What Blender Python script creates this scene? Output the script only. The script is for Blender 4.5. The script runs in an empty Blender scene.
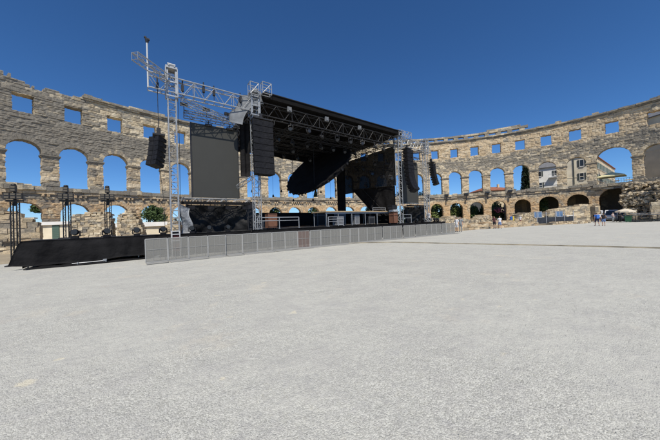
import bpy, bmesh, math, random
from mathutils import Vector, Matrix
R = math.radians
random.seed(7)
C = bpy.context.scene.collection
SC = bpy.context.scene

# ------------------------------------------------------------------ camera, sky, sun, exposure
ROT, PITCH, ROLL, FPX = 0.6237, -0.0110, -0.0337, 251.44
cam_d = bpy.data.cameras.new('camera'); cam = bpy.data.objects.new('camera', cam_d); C.objects.link(cam)
fw = Vector((math.sin(ROT), math.cos(ROT), 0)); rt = Vector((math.cos(ROT), -math.sin(ROT), 0)); up = Vector((0, 0, 1))
fwd = fw * math.cos(PITCH) - up * math.sin(PITCH); upv = fw * math.sin(PITCH) + up * math.cos(PITCH)
rt2 = rt * math.cos(ROLL) + upv * math.sin(ROLL); up2 = -rt * math.sin(ROLL) + upv * math.cos(ROLL)
m = Matrix((rt2, up2, -fwd)).transposed().to_4x4(); m.translation = Vector((-16.143, -8.325, 1.6))
cam.matrix_world = m
cam_d.sensor_width = 36; cam_d.lens = 36 * FPX / 660; cam_d.clip_end = 6000; cam_d.clip_start = 0.05
SC.camera = cam

SUN_AZ, SUN_EL = (-0.50, -0.866), R(53)
W = bpy.data.worlds.new('World'); SC.world = W; W.use_nodes = True
nt = W.node_tree; bg = nt.nodes['Background']
sky = nt.nodes.new('ShaderNodeTexSky'); sky.sky_type = 'NISHITA'; sky.sun_disc = False
sky.sun_elevation = SUN_EL; sky.sun_rotation = math.atan2(SUN_AZ[0], SUN_AZ[1])
sky.altitude = 2000; sky.air_density = 1.0; sky.dust_density = 0.0; sky.ozone_density = 10.0
hs = nt.nodes.new('ShaderNodeHueSaturation'); hs.inputs['Saturation'].default_value = 1.09
nt.links.new(sky.outputs[0], hs.inputs['Color']); nt.links.new(hs.outputs[0], bg.inputs[0]); bg.inputs[1].default_value = 0.12
sd = bpy.data.lights.new('sun', 'SUN'); sd.energy = 4.6; sd.angle = R(0.5); sd.color = (1, 0.94, 0.84)
so = bpy.data.objects.new('sun', sd); C.objects.link(so)
sv = Vector((SUN_AZ[0], SUN_AZ[1], 0)).normalized() * math.cos(SUN_EL) + up * math.sin(SUN_EL)
so.rotation_euler = sv.to_track_quat('Z', 'Y').to_euler(); so.location = (0, 0, 60)
vs = SC.view_settings; vs.view_transform = 'Standard'; vs.look = 'None'; vs.exposure = 0.0; vs.gamma = 1; vs.use_curve_mapping = False
SC.cycles.max_bounces = 6; SC.cycles.transparent_max_bounces = 16

# ------------------------------------------------------------------ materials
MATS = {}
def mat(name, col, rough=0.7, metal=0.0, var=0.0, vscale=4.0, bump=0.0, bscale=20.0, spec=0.3, col2=None, alpha=1.0):
    mt = bpy.data.materials.new(name); mt.use_nodes = True; t = mt.node_tree; b = t.nodes['Principled BSDF']
    b.inputs['Roughness'].default_value = rough; b.inputs['Metallic'].default_value = metal
    b.inputs['Specular IOR Level'].default_value = spec
    c1 = (*col, 1)
    tc = t.nodes.new('ShaderNodeTexCoord')
    if var > 0 or col2:
        n = t.nodes.new('ShaderNodeTexNoise'); n.inputs['Scale'].default_value = vscale; n.inputs['Detail'].default_value = 6
        t.links.new(tc.outputs['Object'], n.inputs['Vector'])
        mx = t.nodes.new('ShaderNodeMix'); mx.data_type = 'RGBA'
        c2 = col2 or tuple(max(0, c * (1 - var)) for c in col)
        c0 = col if col2 else tuple(min(1, c * (1 + var)) for c in col)
        mx.inputs['A'].default_value = (*c0, 1); mx.inputs['B'].default_value = (*c2, 1)
        mr = t.nodes.new('ShaderNodeMapRange'); mr.inputs[1].default_value = 0.3; mr.inputs[2].default_value = 0.7
        t.links.new(n.outputs['Fac'], mr.inputs[0]); t.links.new(mr.outputs[0], mx.inputs['Factor'])
        t.links.new(mx.outputs['Result'], b.inputs['Base Color'])
    else:
        b.inputs['Base Color'].default_value = c1
    if bump > 0:
        n2 = t.nodes.new('ShaderNodeTexNoise'); n2.inputs['Scale'].default_value = bscale; n2.inputs['Detail'].default_value = 5
        t.links.new(tc.outputs['Object'], n2.inputs['Vector'])
        bp = t.nodes.new('ShaderNodeBump'); bp.inputs['Strength'].default_value = bump; bp.inputs['Distance'].default_value = 0.1
        t.links.new(n2.outputs['Fac'], bp.inputs['Height']); t.links.new(bp.outputs[0], b.inputs['Normal'])
    if alpha < 1: b.inputs['Alpha'].default_value = alpha
    MATS[name] = mt; return mt

def stone_material(name, patbias=0.0):
    """weathered limestone: per-block tone, warm staining, black lichen with a shape of its own"""
    mt = bpy.data.materials.new(name); mt.use_nodes = True; t = mt.node_tree; b = t.nodes['Principled BSDF']
    L = t.links.new; N = t.nodes.new
    b.inputs['Roughness'].default_value = 0.92; b.inputs['Specular IOR Level'].default_value = 0.15
    tc = N('ShaderNodeTexCoord')
    def attr(a):
        x = N('ShaderNodeAttribute'); x.attribute_name = a; return x.outputs['Fac']
    def noise(sc, det=6, rough=0.6, vec=None):
        n = N('ShaderNodeTexNoise'); n.inputs['Scale'].default_value = sc; n.inputs['Detail'].default_value = det
        n.inputs['Roughness'].default_value = rough; L(vec or tc.outputs['Object'], n.inputs['Vector']); return n.outputs['Fac']
    def mth(op, a, bb):
        x = N('ShaderNodeMath'); x.operation = op
        for i, q in enumerate((a, bb)):
            if isinstance(q, (int, float)): x.inputs[i].default_value = q
            else: L(q, x.inputs[i])
        return x.outputs[0]
    def rng(v, a, bb):
        x = N('ShaderNodeMapRange'); x.interpolation_type = 'SMOOTHSTEP'; x.inputs[1].default_value = a; x.inputs[2].default_value = bb
        L(v, x.inputs[0]); return x.outputs[0]
    def mix(f, a, bb, mode='MIX'):
        x = N('ShaderNodeMix'); x.data_type = 'RGBA'; x.blend_type = mode
        if isinstance(f, (int, float)): x.inputs['Factor'].default_value = f
        else: L(f, x.inputs['Factor'])
        for s, q in (('A', a), ('B', bb)):
            if isinstance(q, tuple): x.inputs[s].default_value = (*q, 1)
            else: L(q, x.inputs[s])
        return x.outputs['Result']
    v = mth('ADD', mth('MULTIPLY', attr('tone'), 0.52), mth('MULTIPLY', noise(1.6, 8, 0.7), 0.62))
    cr = N('ShaderNodeValToRGB'); e = cr.color_ramp.elements
    e[0].position = 0.18; e[0].color = (0.30, 0.25, 0.175, 1)
    e[1].position = 0.85; e[1].color = (0.72, 0.625, 0.455, 1)
    k = e.new(0.5); k.color = (0.57, 0.47, 0.315, 1)
    L(v, cr.inputs[0])
    col = mix(mth('MULTIPLY', attr('warm'), rng(noise(0.9), 0.25, 0.55)), cr.outputs[0], (0.56, 0.375, 0.20))
    lich = mth('ADD', mth('ADD', mth('ADD', mth('MULTIPLY', noise(0.42, 6, 0.65), 0.5), mth('MULTIPLY', noise(1.9, 7, 0.7), 0.5)), mth('MULTIPLY', attr('pat'), 0.27)), mth('MULTIPLY', mth('FRACT', mth('MULTIPLY', attr('tone'), 7.31), 0.0), 0.27))
    lich = mth('SUBTRACT', lich, 0.15)
    col = mix(mth('MULTIPLY', rng(lich, 0.50 - patbias, 0.72 - patbias), 0.84), col, (0.190, 0.180, 0.160))
    col = mix(mth('MULTIPLY', rng(noise(3.4, 9, 0.78), 0.515, 0.64), 0.55), col, (0.17, 0.155, 0.128))
    col = mix(mth('MULTIPLY', rng(noise(13, 4, 0.7), 0.58, 0.7), 0.35), col, (0.60, 0.55, 0.46))
    L(col, b.inputs['Base Color'])
    h = mth('ADD', mth('MULTIPLY', noise(3.2, 8, 0.7), 1.0), mth('MULTIPLY', noise(14, 5, 0.7), 0.35))
    bp = N('ShaderNodeBump'); bp.inputs['Strength'].default_value = 0.9; bp.inputs['Distance'].default_value = 0.13
    L(h, bp.inputs['Height']); L(bp.outputs[0], b.inputs['Normal'])
    MATS[name] = mt; return mt

stone_material('stone'); stone_material('rubble_stone', 0.0)
mat('alu', (0.37, 0.38, 0.385), 0.5, 0.45, 0.12, 3.0)
mat('dark_truss', (0.04, 0.04, 0.042), 0.55, 0.4)
mat('black_fabric', (0.015, 0.0145, 0.015), 0.9, 0, 0.35, 1.5, 0.8, 3.0, 0.08)
mat('black_plastic', (0.013, 0.013, 0.015), 0.62, 0, 0.3, 5, 0.25, 9, 0.15)
mat('black_metal', (0.022, 0.022, 0.024), 0.55, 0.0, 0.2, 6, spec=0.35)
mat('grille', (0.012, 0.012, 0.013), 0.7, 0, 0.3, 30, 0.3, 60, 0.2)
mat('lens', (0.025, 0.027, 0.03), 0.25, 0, spec=0.4)
mat('lamp_white', (0.55, 0.55, 0.54), 0.4)
mat('amber_lens', (0.13, 0.11, 0.08), 0.4)
mat('bar_grey', (0.30, 0.295, 0.275), 0.6)
mat('barrier_steel', (0.36, 0.355, 0.335), 0.55, 0.1, 0.12, 3.0)
mat('light_grey', (0.45, 0.46, 0.47), 0.5, 0.1, 0.1, 6)
mat('grey_fabric', (0.17, 0.18, 0.19), 0.8, 0, 0.25, 2.5, 0.4, 4)
mat('tarp', (0.25, 0.26, 0.27), 0.5, 0, 0.35, 5, 0.6, 6)
mat('drape_shiny', (0.014, 0.014, 0.014), 0.62, 0, 0.3, 3, 0.5, 5, 0.2)
mat('scrim', (0.012, 0.012, 0.013), 0.9, 0, 0.2, 2, alpha=0.90)
mat('canopy', (0.011, 0.0105, 0.0105), 0.85, 0, 0.3, 1.0, 0.2, 2, 0.06)
mat('wood_board', (0.42, 0.31, 0.18), 0.7, 0, 0.2, 6, 0.1, 30)
mat('case_brown', (0.19, 0.09, 0.055), 0.6, 0, 0.15, 5)
mat('case_black', (0.02, 0.02, 0.022), 0.5)
mat('case_grey', (0.16, 0.165, 0.17), 0.6, 0, 0.2, 5)
mat('red_panel', (0.10, 0.03, 0.028), 0.6)
mat('deck_floor', (0.035, 0.034, 0.034), 0.7, 0, 0.3, 2)
mat('plaster_white', (0.78, 0.77, 0.73), 0.9, 0, 0.08, 0.6)
mat('plaster_cream', (0.74, 0.66, 0.50), 0.9, 0, 0.15, 0.5, 0.2, 8)
mat('plaster_tan', (0.60, 0.50, 0.35), 0.9, 0, 0.15, 0.5, 0.2, 8)
mat('roof_tile', (0.30, 0.12, 0.07), 0.85, 0, 0.3, 2.0, 0.4, 8)
mat('roof_grey', (0.16, 0.16, 0.165), 0.8, 0, 0.2, 2)
mat('window_glass', (0.03, 0.035, 0.04), 0.12, 0, spec=0.6)
mat('shutter_dark', (0.06, 0.07, 0.065), 0.7)
mat('shutter_green', (0.10, 0.16, 0.13), 0.7)
mat('frame_white', (0.65, 0.64, 0.61), 0.6)
mat('parasol_cloth', (0.74, 0.68, 0.40), 0.85, 0, 0.08, 2)
mat('cream_cloth', (0.66, 0.58, 0.45), 0.85, 0, 0.08, 2)
mat('bark', (0.11, 0.08, 0.055), 0.95, 0, 0.35, 8, 0.5, 20)
mat('leaf_cypress', (0.028, 0.045, 0.02), 0.8, 0, 0.4, 0.8)
mat('leaf_olive', (0.15, 0.185, 0.055), 0.75, 0, 0.4, 0.6)
mat('leaf_dark', (0.065, 0.10, 0.033), 0.75, 0, 0.4, 0.7)
mat('blossom', (0.45, 0.12, 0.22), 0.8, 0, 0.3, 3)
mat('skin', (0.48, 0.28, 0.19), 0.6, 0, 0.06, 8)
mat('hair_brown', (0.05, 0.03, 0.018), 0.7)
mat('hair_black', (0.012, 0.011, 0.01), 0.7)
mat('hair_grey', (0.25, 0.23, 0.21), 0.7)
for n_, c_ in dict(cl_blue=(0.05, 0.16, 0.50), cl_denim=(0.14, 0.22, 0.40), cl_black=(0.02, 0.02, 0.024), cl_white=(0.72, 0.72, 0.72),
                   cl_red=(0.25, 0.05, 0.05), cl_grey=(0.25, 0.27, 0.28), cl_navy=(0.03, 0.04, 0.09), cl_maroon=(0.09, 0.03, 0.035), cl_pale=(0.55, 0.45, 0.42)).items():
    mat(n_, c_, 0.85, 0, 0.1, 10)
mat('bin_green', (0.03, 0.10, 0.05), 0.5)
mat('banner_dark', (0.03, 0.035, 0.045), 0.7, 0, 0.2, 2)
mat('banner_blue', (0.12, 0.20, 0.33), 0.6, 0, 0.2, 2)
mat('yellow', (0.60, 0.45, 0.06), 0.6)
mat('vehicle_white', (0.62, 0.63, 0.64), 0.35, 0, 0.04, 2, spec=0.5)
mat('tyre', (0.02, 0.02, 0.02), 0.85)
mat('strip_tan', (0.24, 0.21, 0.15), 0.9, 0, 0.5, 1.2)  # darker mottling puts the ground strip's edge shadow into the colour

def led_material():
    mt = bpy.data.materials.new('led_screen'); mt.use_nodes = True; t = mt.node_tree; b = t.nodes['Principled BSDF']
    tc = t.nodes.new('ShaderNodeTexCoord'); br = t.nodes.new('ShaderNodeTexBrick'); mp = t.nodes.new('ShaderNodeMapping')
    mp.inputs['Rotation'].default_value = (R(90), 0, 0)
    t.links.new(tc.outputs['Object'], mp.inputs[0]); t.links.new(mp.outputs[0], br.inputs['Vector'])
    br.offset = 0; br.inputs['Scale'].default_value = 2.05; br.inputs['Mortar Size'].default_value = 0.006
    br.inputs['Brick Width'].default_value = 1.0; br.inputs['Row Height'].default_value = 1.0
    br.inputs['Color1'].default_value = (0.055, 0.055, 0.050, 1); br.inputs['Color2'].default_value = (0.053, 0.053, 0.048, 1); br.inputs['Mortar'].default_value = (0.048, 0.048, 0.045, 1)
    t.links.new(br.outputs['Color'], b.inputs['Base Color']); b.inputs['Roughness'].default_value = 0.6; b.inputs['Specular IOR Level'].default_value = 0.2
    MATS['led_screen'] = mt
led_material()

def barrier_mesh_material(name, col):
    """perforated sheet: fine round holes, seen as a light veil"""
    mt = bpy.data.materials.new(name); mt.use_nodes = True; t = mt.node_tree; b = t.nodes['Principled BSDF']
    b.inputs['Base Color'].default_value = (*col, 1); b.inputs['Roughness'].default_value = 0.6; b.inputs['Specular IOR Level'].default_value = 0.2
    tc = t.nodes.new('ShaderNodeTexCoord'); vo = t.nodes.new('ShaderNodeTexVoronoi'); vo.inputs['Scale'].default_value = 55; vo.inputs['Randomness'].default_value = 0
    mp = t.nodes.new('ShaderNodeMapping'); mp.inputs['Scale'].default_value = (1, 0.001, 1)
    t.links.new(tc.outputs['Object'], mp.inputs[0]); t.links.new(mp.outputs[0], vo.inputs['Vector'])
    g = t.nodes.new('ShaderNodeMath'); g.operation = 'GREATER_THAN'; g.inputs[1].default_value = 0.25
    t.links.new(vo.outputs['Distance'], g.inputs[0]); t.links.new(g.outputs[0], b.inputs['Alpha'])
    MATS[name] = mt
barrier_mesh_material('perforated', (0.245, 0.238, 0.215)); barrier_mesh_material('perforated_brown', (0.19, 0.145, 0.125))

def gravel_material():
    mt = bpy.data.materials.new('gravel'); mt.use_nodes = True; t = mt.node_tree; b = t.nodes['Principled BSDF']; L = t.links.new; N = t.nodes.new
    b.inputs['Roughness'].default_value = 0.95; b.inputs['Specular IOR Level'].default_value = 0.1
    tc = N('ShaderNodeTexCoord')
    def noise(sc, det=5, r=0.6):
        n = N('ShaderNodeTexNoise'); n.inputs['Scale'].default_value = sc; n.inputs['Detail'].default_value = det; n.inputs['Roughness'].default_value = r
        L(tc.outputs['Object'], n.inputs['Vector']); return n.outputs['Fac']
    def mr(v, a, bb, c=0, d=1):
        x = N('ShaderNodeMapRange'); x.interpolation_type = 'SMOOTHSTEP'
        for i, q in enumerate((a, bb, c, d)): x.inputs[i + 1].default_value = q
        L(v, x.inputs[0]); return x.outputs[0]
    def mix(f, a, bb, mode='MIX'):
        x = N('ShaderNodeMix'); x.data_type = 'RGBA'; x.blend_type = mode
        if isinstance(f, (int, float)): x.inputs['Factor'].default_value = f
        else: L(f, x.inputs['Factor'])
        for s, q in (('A', a), ('B', bb)):
            if isinstance(q, tuple): x.inputs[s].default_value = (*q, 1)
            else: L(q, x.inputs[s])
        return x.outputs['Result']
    vo = N('ShaderNodeTexVoronoi'); vo.inputs['Scale'].default_value = 95; L(tc.outputs['Object'], vo.inputs['Vector'])
    vo2 = N('ShaderNodeTexVoronoi'); vo2.inputs['Scale'].default_value = 50; L(tc.outputs['Object'], vo2.inputs['Vector'])
    sep = N('ShaderNodeSeparateColor'); L(vo.outputs['Color'], sep.inputs[0])
    col = mix(mr(sep.outputs[0], 0.0, 1.0), (0.35, 0.344, 0.300), (0.625, 0.613, 0.54))
    col = mix(mr(noise(0.35, 6, 0.65), 0.35, 0.7), col, (0.53, 0.52, 0.455))
    col = mix(mr(noise(0.62, 5, 0.6), 0.59, 0.69, 0, 0.45), col, (0.62, 0.565, 0.45))
    col = mix(mr(noise(1.1, 8, 0.75), 0.45, 0.62, 0, 0.4), col, (0.41, 0.397, 0.365))
    col = mix(mr(noise(16, 5, 0.75), 0.45, 0.65, 0, 0.5), col, (0.37, 0.358, 0.33))      # paler trodden dust
    col = mix(mr(noise(2.6, 6, 0.7), 0.52, 0.72, 0, 0.3), col, (0.36, 0.355, 0.345))
    col = mix(mr(noise(2.3, 3, 0.55), 0.685, 0.75, 0, 0.75), col, (0.66, 0.605, 0.46))
    L(col, b.inputs['Base Color'])
    def mul(a, k):
        x = N('ShaderNodeMath'); x.operation = 'MULTIPLY'; L(a, x.inputs[0]); x.inputs[1].default_value = k; return x.outputs[0]
    def add(a, bb):
        x = N('ShaderNodeMath'); x.operation = 'ADD'; L(a, x.inputs[0]); L(bb, x.inputs[1]); return x.outputs[0]
    h = add(add(mul(vo.outputs['Distance'], -0.0045), mul(vo2.outputs['Distance'], -0.002)), add(mul(noise(2.2, 5, 0.55), 0.050), mul(noise(7, 4, 0.6), 0.006)))
    bp = N('ShaderNodeBump'); bp.inputs['Strength'].default_value = 1.0; bp.inputs['Distance'].default_value = 1.0
    L(h, bp.inputs['Height']); L(bp.outputs[0], b.inputs['Normal'])
    MATS['gravel'] = mt
gravel_material()
mat('dirt', (0.34, 0.285, 0.20), 0.95, 0, 0.3, 0.4, 0.6, 6, 0.1)
mat('pebble', (0.44, 0.43, 0.38), 0.9, 0, 0.3, 60, 0, spec=0.1)

# ------------------------------------------------------------------ mesh helpers
ORIG = {}
def tag(o, label=None, cat=None, group=None, kind=None):
    if label: o['label'] = label
    if cat: o['category'] = cat
    if group: o['group'] = group
    if kind: o['kind'] = kind
    return o
def thing(name, loc, label, cat, group=None):
    o = bpy.data.objects.new(name, None); o.empty_display_size = 0.3; C.objects.link(o); o.location = loc
    ORIG[o] = Vector(loc); return tag(o, label, cat, group)

class MB:
    def __init__(s): s.v = []; s.f = []; s.t = []; s.p = []; s.w = []; s.mi = []
    def face(s, idx, tone=0.5, pat=0.0, warm=0.0, mi=0):
        s.f.append(idx); s.t.append(tone); s.p.append(pat); s.w.append(warm); s.mi.append(mi)
    def hexa(s, c, tone=0.5, pat=0.0, warm=0.0, mi=0):      # 8 corners: bottom 4 ccw, top 4 ccw
        n = len(s.v); s.v += [tuple(q) for q in c]
        for q in ((3, 2, 1, 0), (4, 5, 6, 7), (0, 1, 5, 4), (1, 2, 6, 5), (2, 3, 7, 6), (3, 0, 4, 7)):
            s.face([n + i for i in q], tone, pat, warm, mi)
    def box(s, c, d, rz=0.0, jit=0.0, rm=None, **k):
        x, y, z = (q / 2 for q in d); M = rm or Matrix.Rotation(rz, 3, 'Z'); c = Vector(c)
        pts = [M @ Vector(q) + c for q in ((-x, -y, -z), (x, -y, -z), (x, y, -z), (-x, y, -z), (-x, -y, z), (x, -y, z), (x, y, z), (-x, y, z))]
        if jit: pts = [q + Vector((random.uniform(-jit, jit) for _ in range(3))) for q in pts]
        s.hexa(pts, **k)
    def b2(s, x0, x1, y0, y1, z0, z1, **k): s.box(((x0 + x1) / 2, (y0 + y1) / 2, (z0 + z1) / 2), (abs(x1 - x0), abs(y1 - y0), abs(z1 - z0)), **k)
    def tube(s, p0, p1, r, r1=None, n=6, caps=True, mi=0):
        p0, p1 = Vector(p0), Vector(p1); r1 = r if r1 is None else r1; d = p1 - p0
        if d.length < 1e-6: return
        q = d.to_track_quat('Z', 'Y').to_matrix(); k = len(s.v)
        for pp, rr in ((p0, r), (p1, r1)):
            for i in range(n):
                a = 2 * math.pi * i / n; s.v.append(tuple(pp + q @ Vector((rr * math.cos(a), rr * math.sin(a), 0))))
        for i in range(n): j = (i + 1) % n; s.face([k + i, k + j, k + n + j, k + n + i], mi=mi)
        if caps: s.face([k + i for i in range(n)][::-1], mi=mi); s.face([k + n + i for i in range(n)], mi=mi)
    def chain(s, pts, r, n=6):
        for a, b in zip(pts, pts[1:]): s.tube(a, b, r, n=n)
    def quad(s, a, b, c, d, **k):
        n = len(s.v); s.v += [tuple(a), tuple(b), tuple(c), tuple(d)]; s.face([n, n + 1, n + 2, n + 3], **k)
    def grid(s, nu, nv, fn, **k):                             # fn(u,v in 0..1)
        n = len(s.v)
        for j in range(nv + 1):
            for i in range(nu + 1): s.v.append(tuple(fn(i / nu, j / nv)))
        for j in range(nv):
            for i in range(nu):
                a = n + j * (nu + 1) + i; s.face([a, a + 1, a + nu + 2, a + nu + 1], **k)
    def sheet(s, nu, nv, fn, th):                             # a cloth with thickness th given as a vector
        th = Vector(th); s.grid(nu, nv, fn); s.grid(nu, nv, lambda u, v: Vector(fn(u, v)) + th)
        n1 = len(s.v) - (nu + 1) * (nv + 1); n0 = n1 - (nu + 1) * (nv + 1); w = nu + 1
        rim = [i for i in range(w)] + [j * w + nu for j in range(1, nv + 1)] + [nv * w + i for i in range(nu - 1, -1, -1)] + [j * w for j in range(nv - 1, 0, -1)]
        for a, b in zip(rim, rim[1:] + rim[:1]): s.face([n0 + a, n0 + b, n1 + b, n1 + a])
    def ball(s, c, r, nu=10, nv=6, sc=(1, 1, 1)):
        c = Vector(c)
        s.grid(nu, nv, lambda u, v: c + Vector((r * sc[0] * math.cos(2 * math.pi * u) * math.sin(math.pi * v), r * sc[1] * math.sin(2 * math.pi * u) * math.sin(math.pi * v), -r * sc[2] * math.cos(math.pi * v))))
    def build(s, name, material, parent=None, smooth=False, origin=None):
        me = bpy.data.meshes.new(name)
        if parent is not None: o0 = ORIG[parent]
        elif origin is not None: o0 = Vector(origin)
        else:
            xs = [q[0] for q in s.v]; ys = [q[1] for q in s.v]; zs = [q[2] for q in s.v]
            o0 = Vector(((min(xs) + max(xs)) / 2, (min(ys) + max(ys)) / 2, min(zs)))
        me.from_pydata([(q[0] - o0.x, q[1] - o0.y, q[2] - o0.z) for q in s.v], [], s.f)
        for nm, arr in (('tone', s.t), ('pat', s.p), ('warm', s.w)):
            if any(a != arr[0] for a in arr) or nm == 'tone':
                at = me.attributes.new(nm, 'FLOAT', 'FACE'); at.data.foreach_set('value', arr)
            elif arr[0]:
                at = me.attributes.new(nm, 'FLOAT', 'FACE'); at.data.foreach_set('value', arr)
        for q in (material if isinstance(material, (list, tuple)) else [material]): me.materials.append(MATS[q])
        me.polygons.foreach_set('material_index', s.mi)
        if smooth: me.polygons.foreach_set('use_smooth', [True] * len(s.f))
        me.update()
        o = bpy.data.objects.new(name, me); C.objects.link(o)
        if parent is not None: o.parent = parent; ORIG[o] = o0
        else: o.location = o0; ORIG[o] = o0
        return o

def copy_tree(o, parent=None):
    c = o.copy(); C.objects.link(c)
    if parent is not None: c.parent = parent
    for ch in list(o.children): copy_tree(ch, c)
    return c

def truss(mb, p0, p1, w=0.5, h=0.7, seg=0.6, rc=0.028, rd=0.016, upd=(0, 0, 1), n=6):
    """box truss: p0-p1 is the axis through the middle"""
    p0, p1 = Vector(p0), Vector(p1); d = (p1 - p0); L = d.length; d.normalize(); u = Vector(upd); s = d.cross(u).normalized(); u = s.cross(d).normalized()
    k = max(2, round(L / seg)); c = {}
    for a in (-1, 1):
        for b in (-1, 1):
            o = s * a * w / 2 + u * b * h / 2; c[a, b] = o; mb.tube(p0 + o, p1 + o, rc, n=n)
    for i in range(k + 1):
        q = p0 + d * L * i / k
        for b in (-1, 1): mb.tube(q + c[-1, b], q + c[1, b], rd, n=4, caps=False)
        if i in (0, k) or i % 4 == 0:
            for a in (-1, 1): mb.tube(q + c[a, -1], q + c[a, 1], rd, n=4, caps=False)
    for i in range(k):
        q0 = p0 + d * L * i / k; q1 = p0 + d * L * (i + 1) / k; e = 1 if i % 2 else -1
        for a in (-1, 1): mb.tube(q0 + c[a, -e], q1 + c[a, e], rd, n=4, caps=False)
        mb.tube(q0 + c[-e, 1], q1 + c[e, 1], rd, n=4, caps=False)

# ------------------------------------------------------------------ ground
g = MB(); g.grid(24, 24, lambda u, v: (-3000 + 6000 * u, -3000 + 6000 * v, -0.03))
tag(g.build('ground', 'dirt', origin=(0, 0, 0)), kind='structure')
edge = [(-60, -30), (-20, -48), (20, -48), (50, -38), (62, -16), (58, -6.8), (54.7, -6.0), (49.5, -4.2), (50, -2.2), (58, -2.0), (66, -2.0), (66, 2.4), (58, 2.4), (47, 1.4),
        (43.2, 1.2), (40.2, 3.0), (35.6, 5.0), (30, 6.2), (25.4, 7.0), (20, 7.7), (15.8, 8.0), (13, 9.0), (4, 20), (-12, 20), (-22.4, 12.5), (-30, 10), (-50, 4), (-64, -10)]
pts = []
for a, b in zip(edge, edge[1:] + edge[:1]):
    nseg = max(1, int((Vector(b) - Vector(a)).length / 0.9))
    for i in range(nseg):
        f = i / nseg; pts.append((a[0] + (b[0] - a[0]) * f + random.uniform(-.12, .12), a[1] + (b[1] - a[1]) * f + random.uniform(-.12, .12)))
bm = bmesh.new(); vv = [bm.verts.new((x, y, 0)) for x, y in pts]; bm.faces.new(vv); bmesh.ops.triangulate(bm, faces=bm.faces[:])
me = bpy.data.meshes.new('gravel_yard'); bm.to_mesh(me); bm.free(); me.materials.append(MATS['gravel'])
if me.polygons[0].normal.z < 0: me.flip_normals()
o = bpy.data.objects.new('gravel_yard', me); C.objects.link(o); tag(o, kind='structure')
# thin tan strip running over the gravel
s = MB(); cl = [(-8.5, 8.2), (-4, 6.2), (-1.6, 3.85), (-0.41, -0.27), (1.05, -4.68), (1.84, -7.79), (2.8, -12), (3.4, -16)]
cl2 = []
for a, b in zip(cl[1:], cl[2:]):
    for i in range(6): f = i / 6; cl2.append(Vector((a[0] + (b[0] - a[0]) * f + random.uniform(-.03, .03), a[1] + (b[1] - a[1]) * f + random.uniform(-.03, .03), 0)))
for a, b in zip(cl2, cl2[1:]):
    n_ = Vector((-(b - a).y, (b - a).x, 0)).normalized() * 0.06
    s.hexa([a - n_, b - n_, b + n_, a + n_] + [q + Vector((0, 0, .055)) for q in (a - n_ * .6, b - n_ * .6, b + n_ * .6, a + n_ * .6)])
tag(s.build('drain_strip', 'strip_tan'), kind='structure')
# loose pebbles near the viewer
pb = MB(); rnd = random.Random(3)
for i in range(2600):
    d = 1.3 + 7.5 * rnd.random() ** 1.6; a = R(rnd.uniform(-62, 62)); r = rnd.uniform(0.003, 0.008) * (1 + d * 0.05)
    p = Vector((-16.143, -8.325, 0)) + (fw * math.cos(a) + rt * math.sin(a)) * d
    n = len(pb.v); hh = r * rnd.uniform(0.7, 1.2); ro = rnd.uniform(0, 6)
    for k in range(5): pb.v.append((p.x + r * rnd.uniform(.8, 1.3) * math.cos(ro + k * 1.2566), p.y + r * rnd.uniform(.8, 1.3) * math.sin(ro + k * 1.2566), -0.001))
    for k in range(5): pb.v.append((p.x + .6 * r * math.cos(ro + k * 1.2566), p.y + .6 * r * math.sin(ro + k * 1.2566), hh))
    for k in range(5): j = (k + 1) % 5; pb.face([n + k, n + j, n + 5 + j, n + 5 + k])
    pb.face([n + 5 + k for k in range(5)])
tag(pb.build('gravel_stones', 'pebble'), 'loose grey gravel stones lying on the yard in front', 'gravel', kind='stuff')

# ------------------------------------------------------------------ the arena wall
EA, EB = 66.2, 52.5
_N = 20000; _S = [0.0]; _T = [2 * math.pi * i / _N for i in range(_N + 1)]
for i in range(_N):
    _S.append(_S[-1] + math.hypot(EA * (math.cos(_T[i + 1]) - math.cos(_T[i])), EB * (math.sin(_T[i + 1]) - math.sin(_T[i]))))
PER = _S[-1]; DS = PER / 72 * 0.998; S0 = 36.683
import bisect
def wpos(sig, off=0.0, h=0.0):                                 # sig grows to the right, off > 0 outward
    s = (-sig) % PER; i = min(_N - 1, max(0, bisect.bisect(_S, s) - 1)); f = (s - _S[i]) / (_S[i + 1] - _S[i]); t = _T[i] + f * (_T[1])
    x, y = EA * math.cos(t), EB * math.sin(t); n = Vector((x / EA ** 2, y / EB ** 2, 0)).normalized()
    return Vector((x, y, h)) + n * off
def wfr(sig):
    a = wpos(sig); n = (wpos(sig, 1) - a); return a, n, math.atan2(n.y, n.x)
GW = 6.4; KA, KB = -21, 10
bays = []                                                      # (k, left, right, centre)
sig = -S0 + DS * (KA - 0.5)
for k in range(KA, KB + 1):
    w = GW if k == 7 else DS; bays.append((k, sig, sig + w, sig + w / 2)); sig += w
SIG0, SIG1 = bays[0][1], bays[-1][2]
SILL, SPR, HW, WB, WT, LSPR, TOP = 8.48, 13.4, 1.70, 19.1, 21.7, 4.35, 23.4
def kof(sg):
    for k, a, b, c in bays:
        if sg < b: return k + (sg - c) / (b - a)
    return KB + .5
def openings(k):
    if k == 7: return [('a', 2.6, SILL - .3, 13.45), ('r', 1.03, WB, WT), ('a', 2.4, 0, 4.7)]
    hw2 = 1.03
    o = [('a', HW, SILL, SPR), ('r', hw2, WB, WT)]
    if not (k >= 8): o.append(('a', HW + (0.15 if k in (5, 6) else 0), 0.0, LSPR + (.15 if k in (5, 6) else 0)))
    return o
def inside(op, u, h):
    ty, w, h0, h1 = op
    if ty == 'r': return abs(u) < w and h0 < h < h1
    return abs(u) < w and h0 < h <= h1 or (h > h1 and u * u + (h - h1) ** 2 < w * w)
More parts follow.
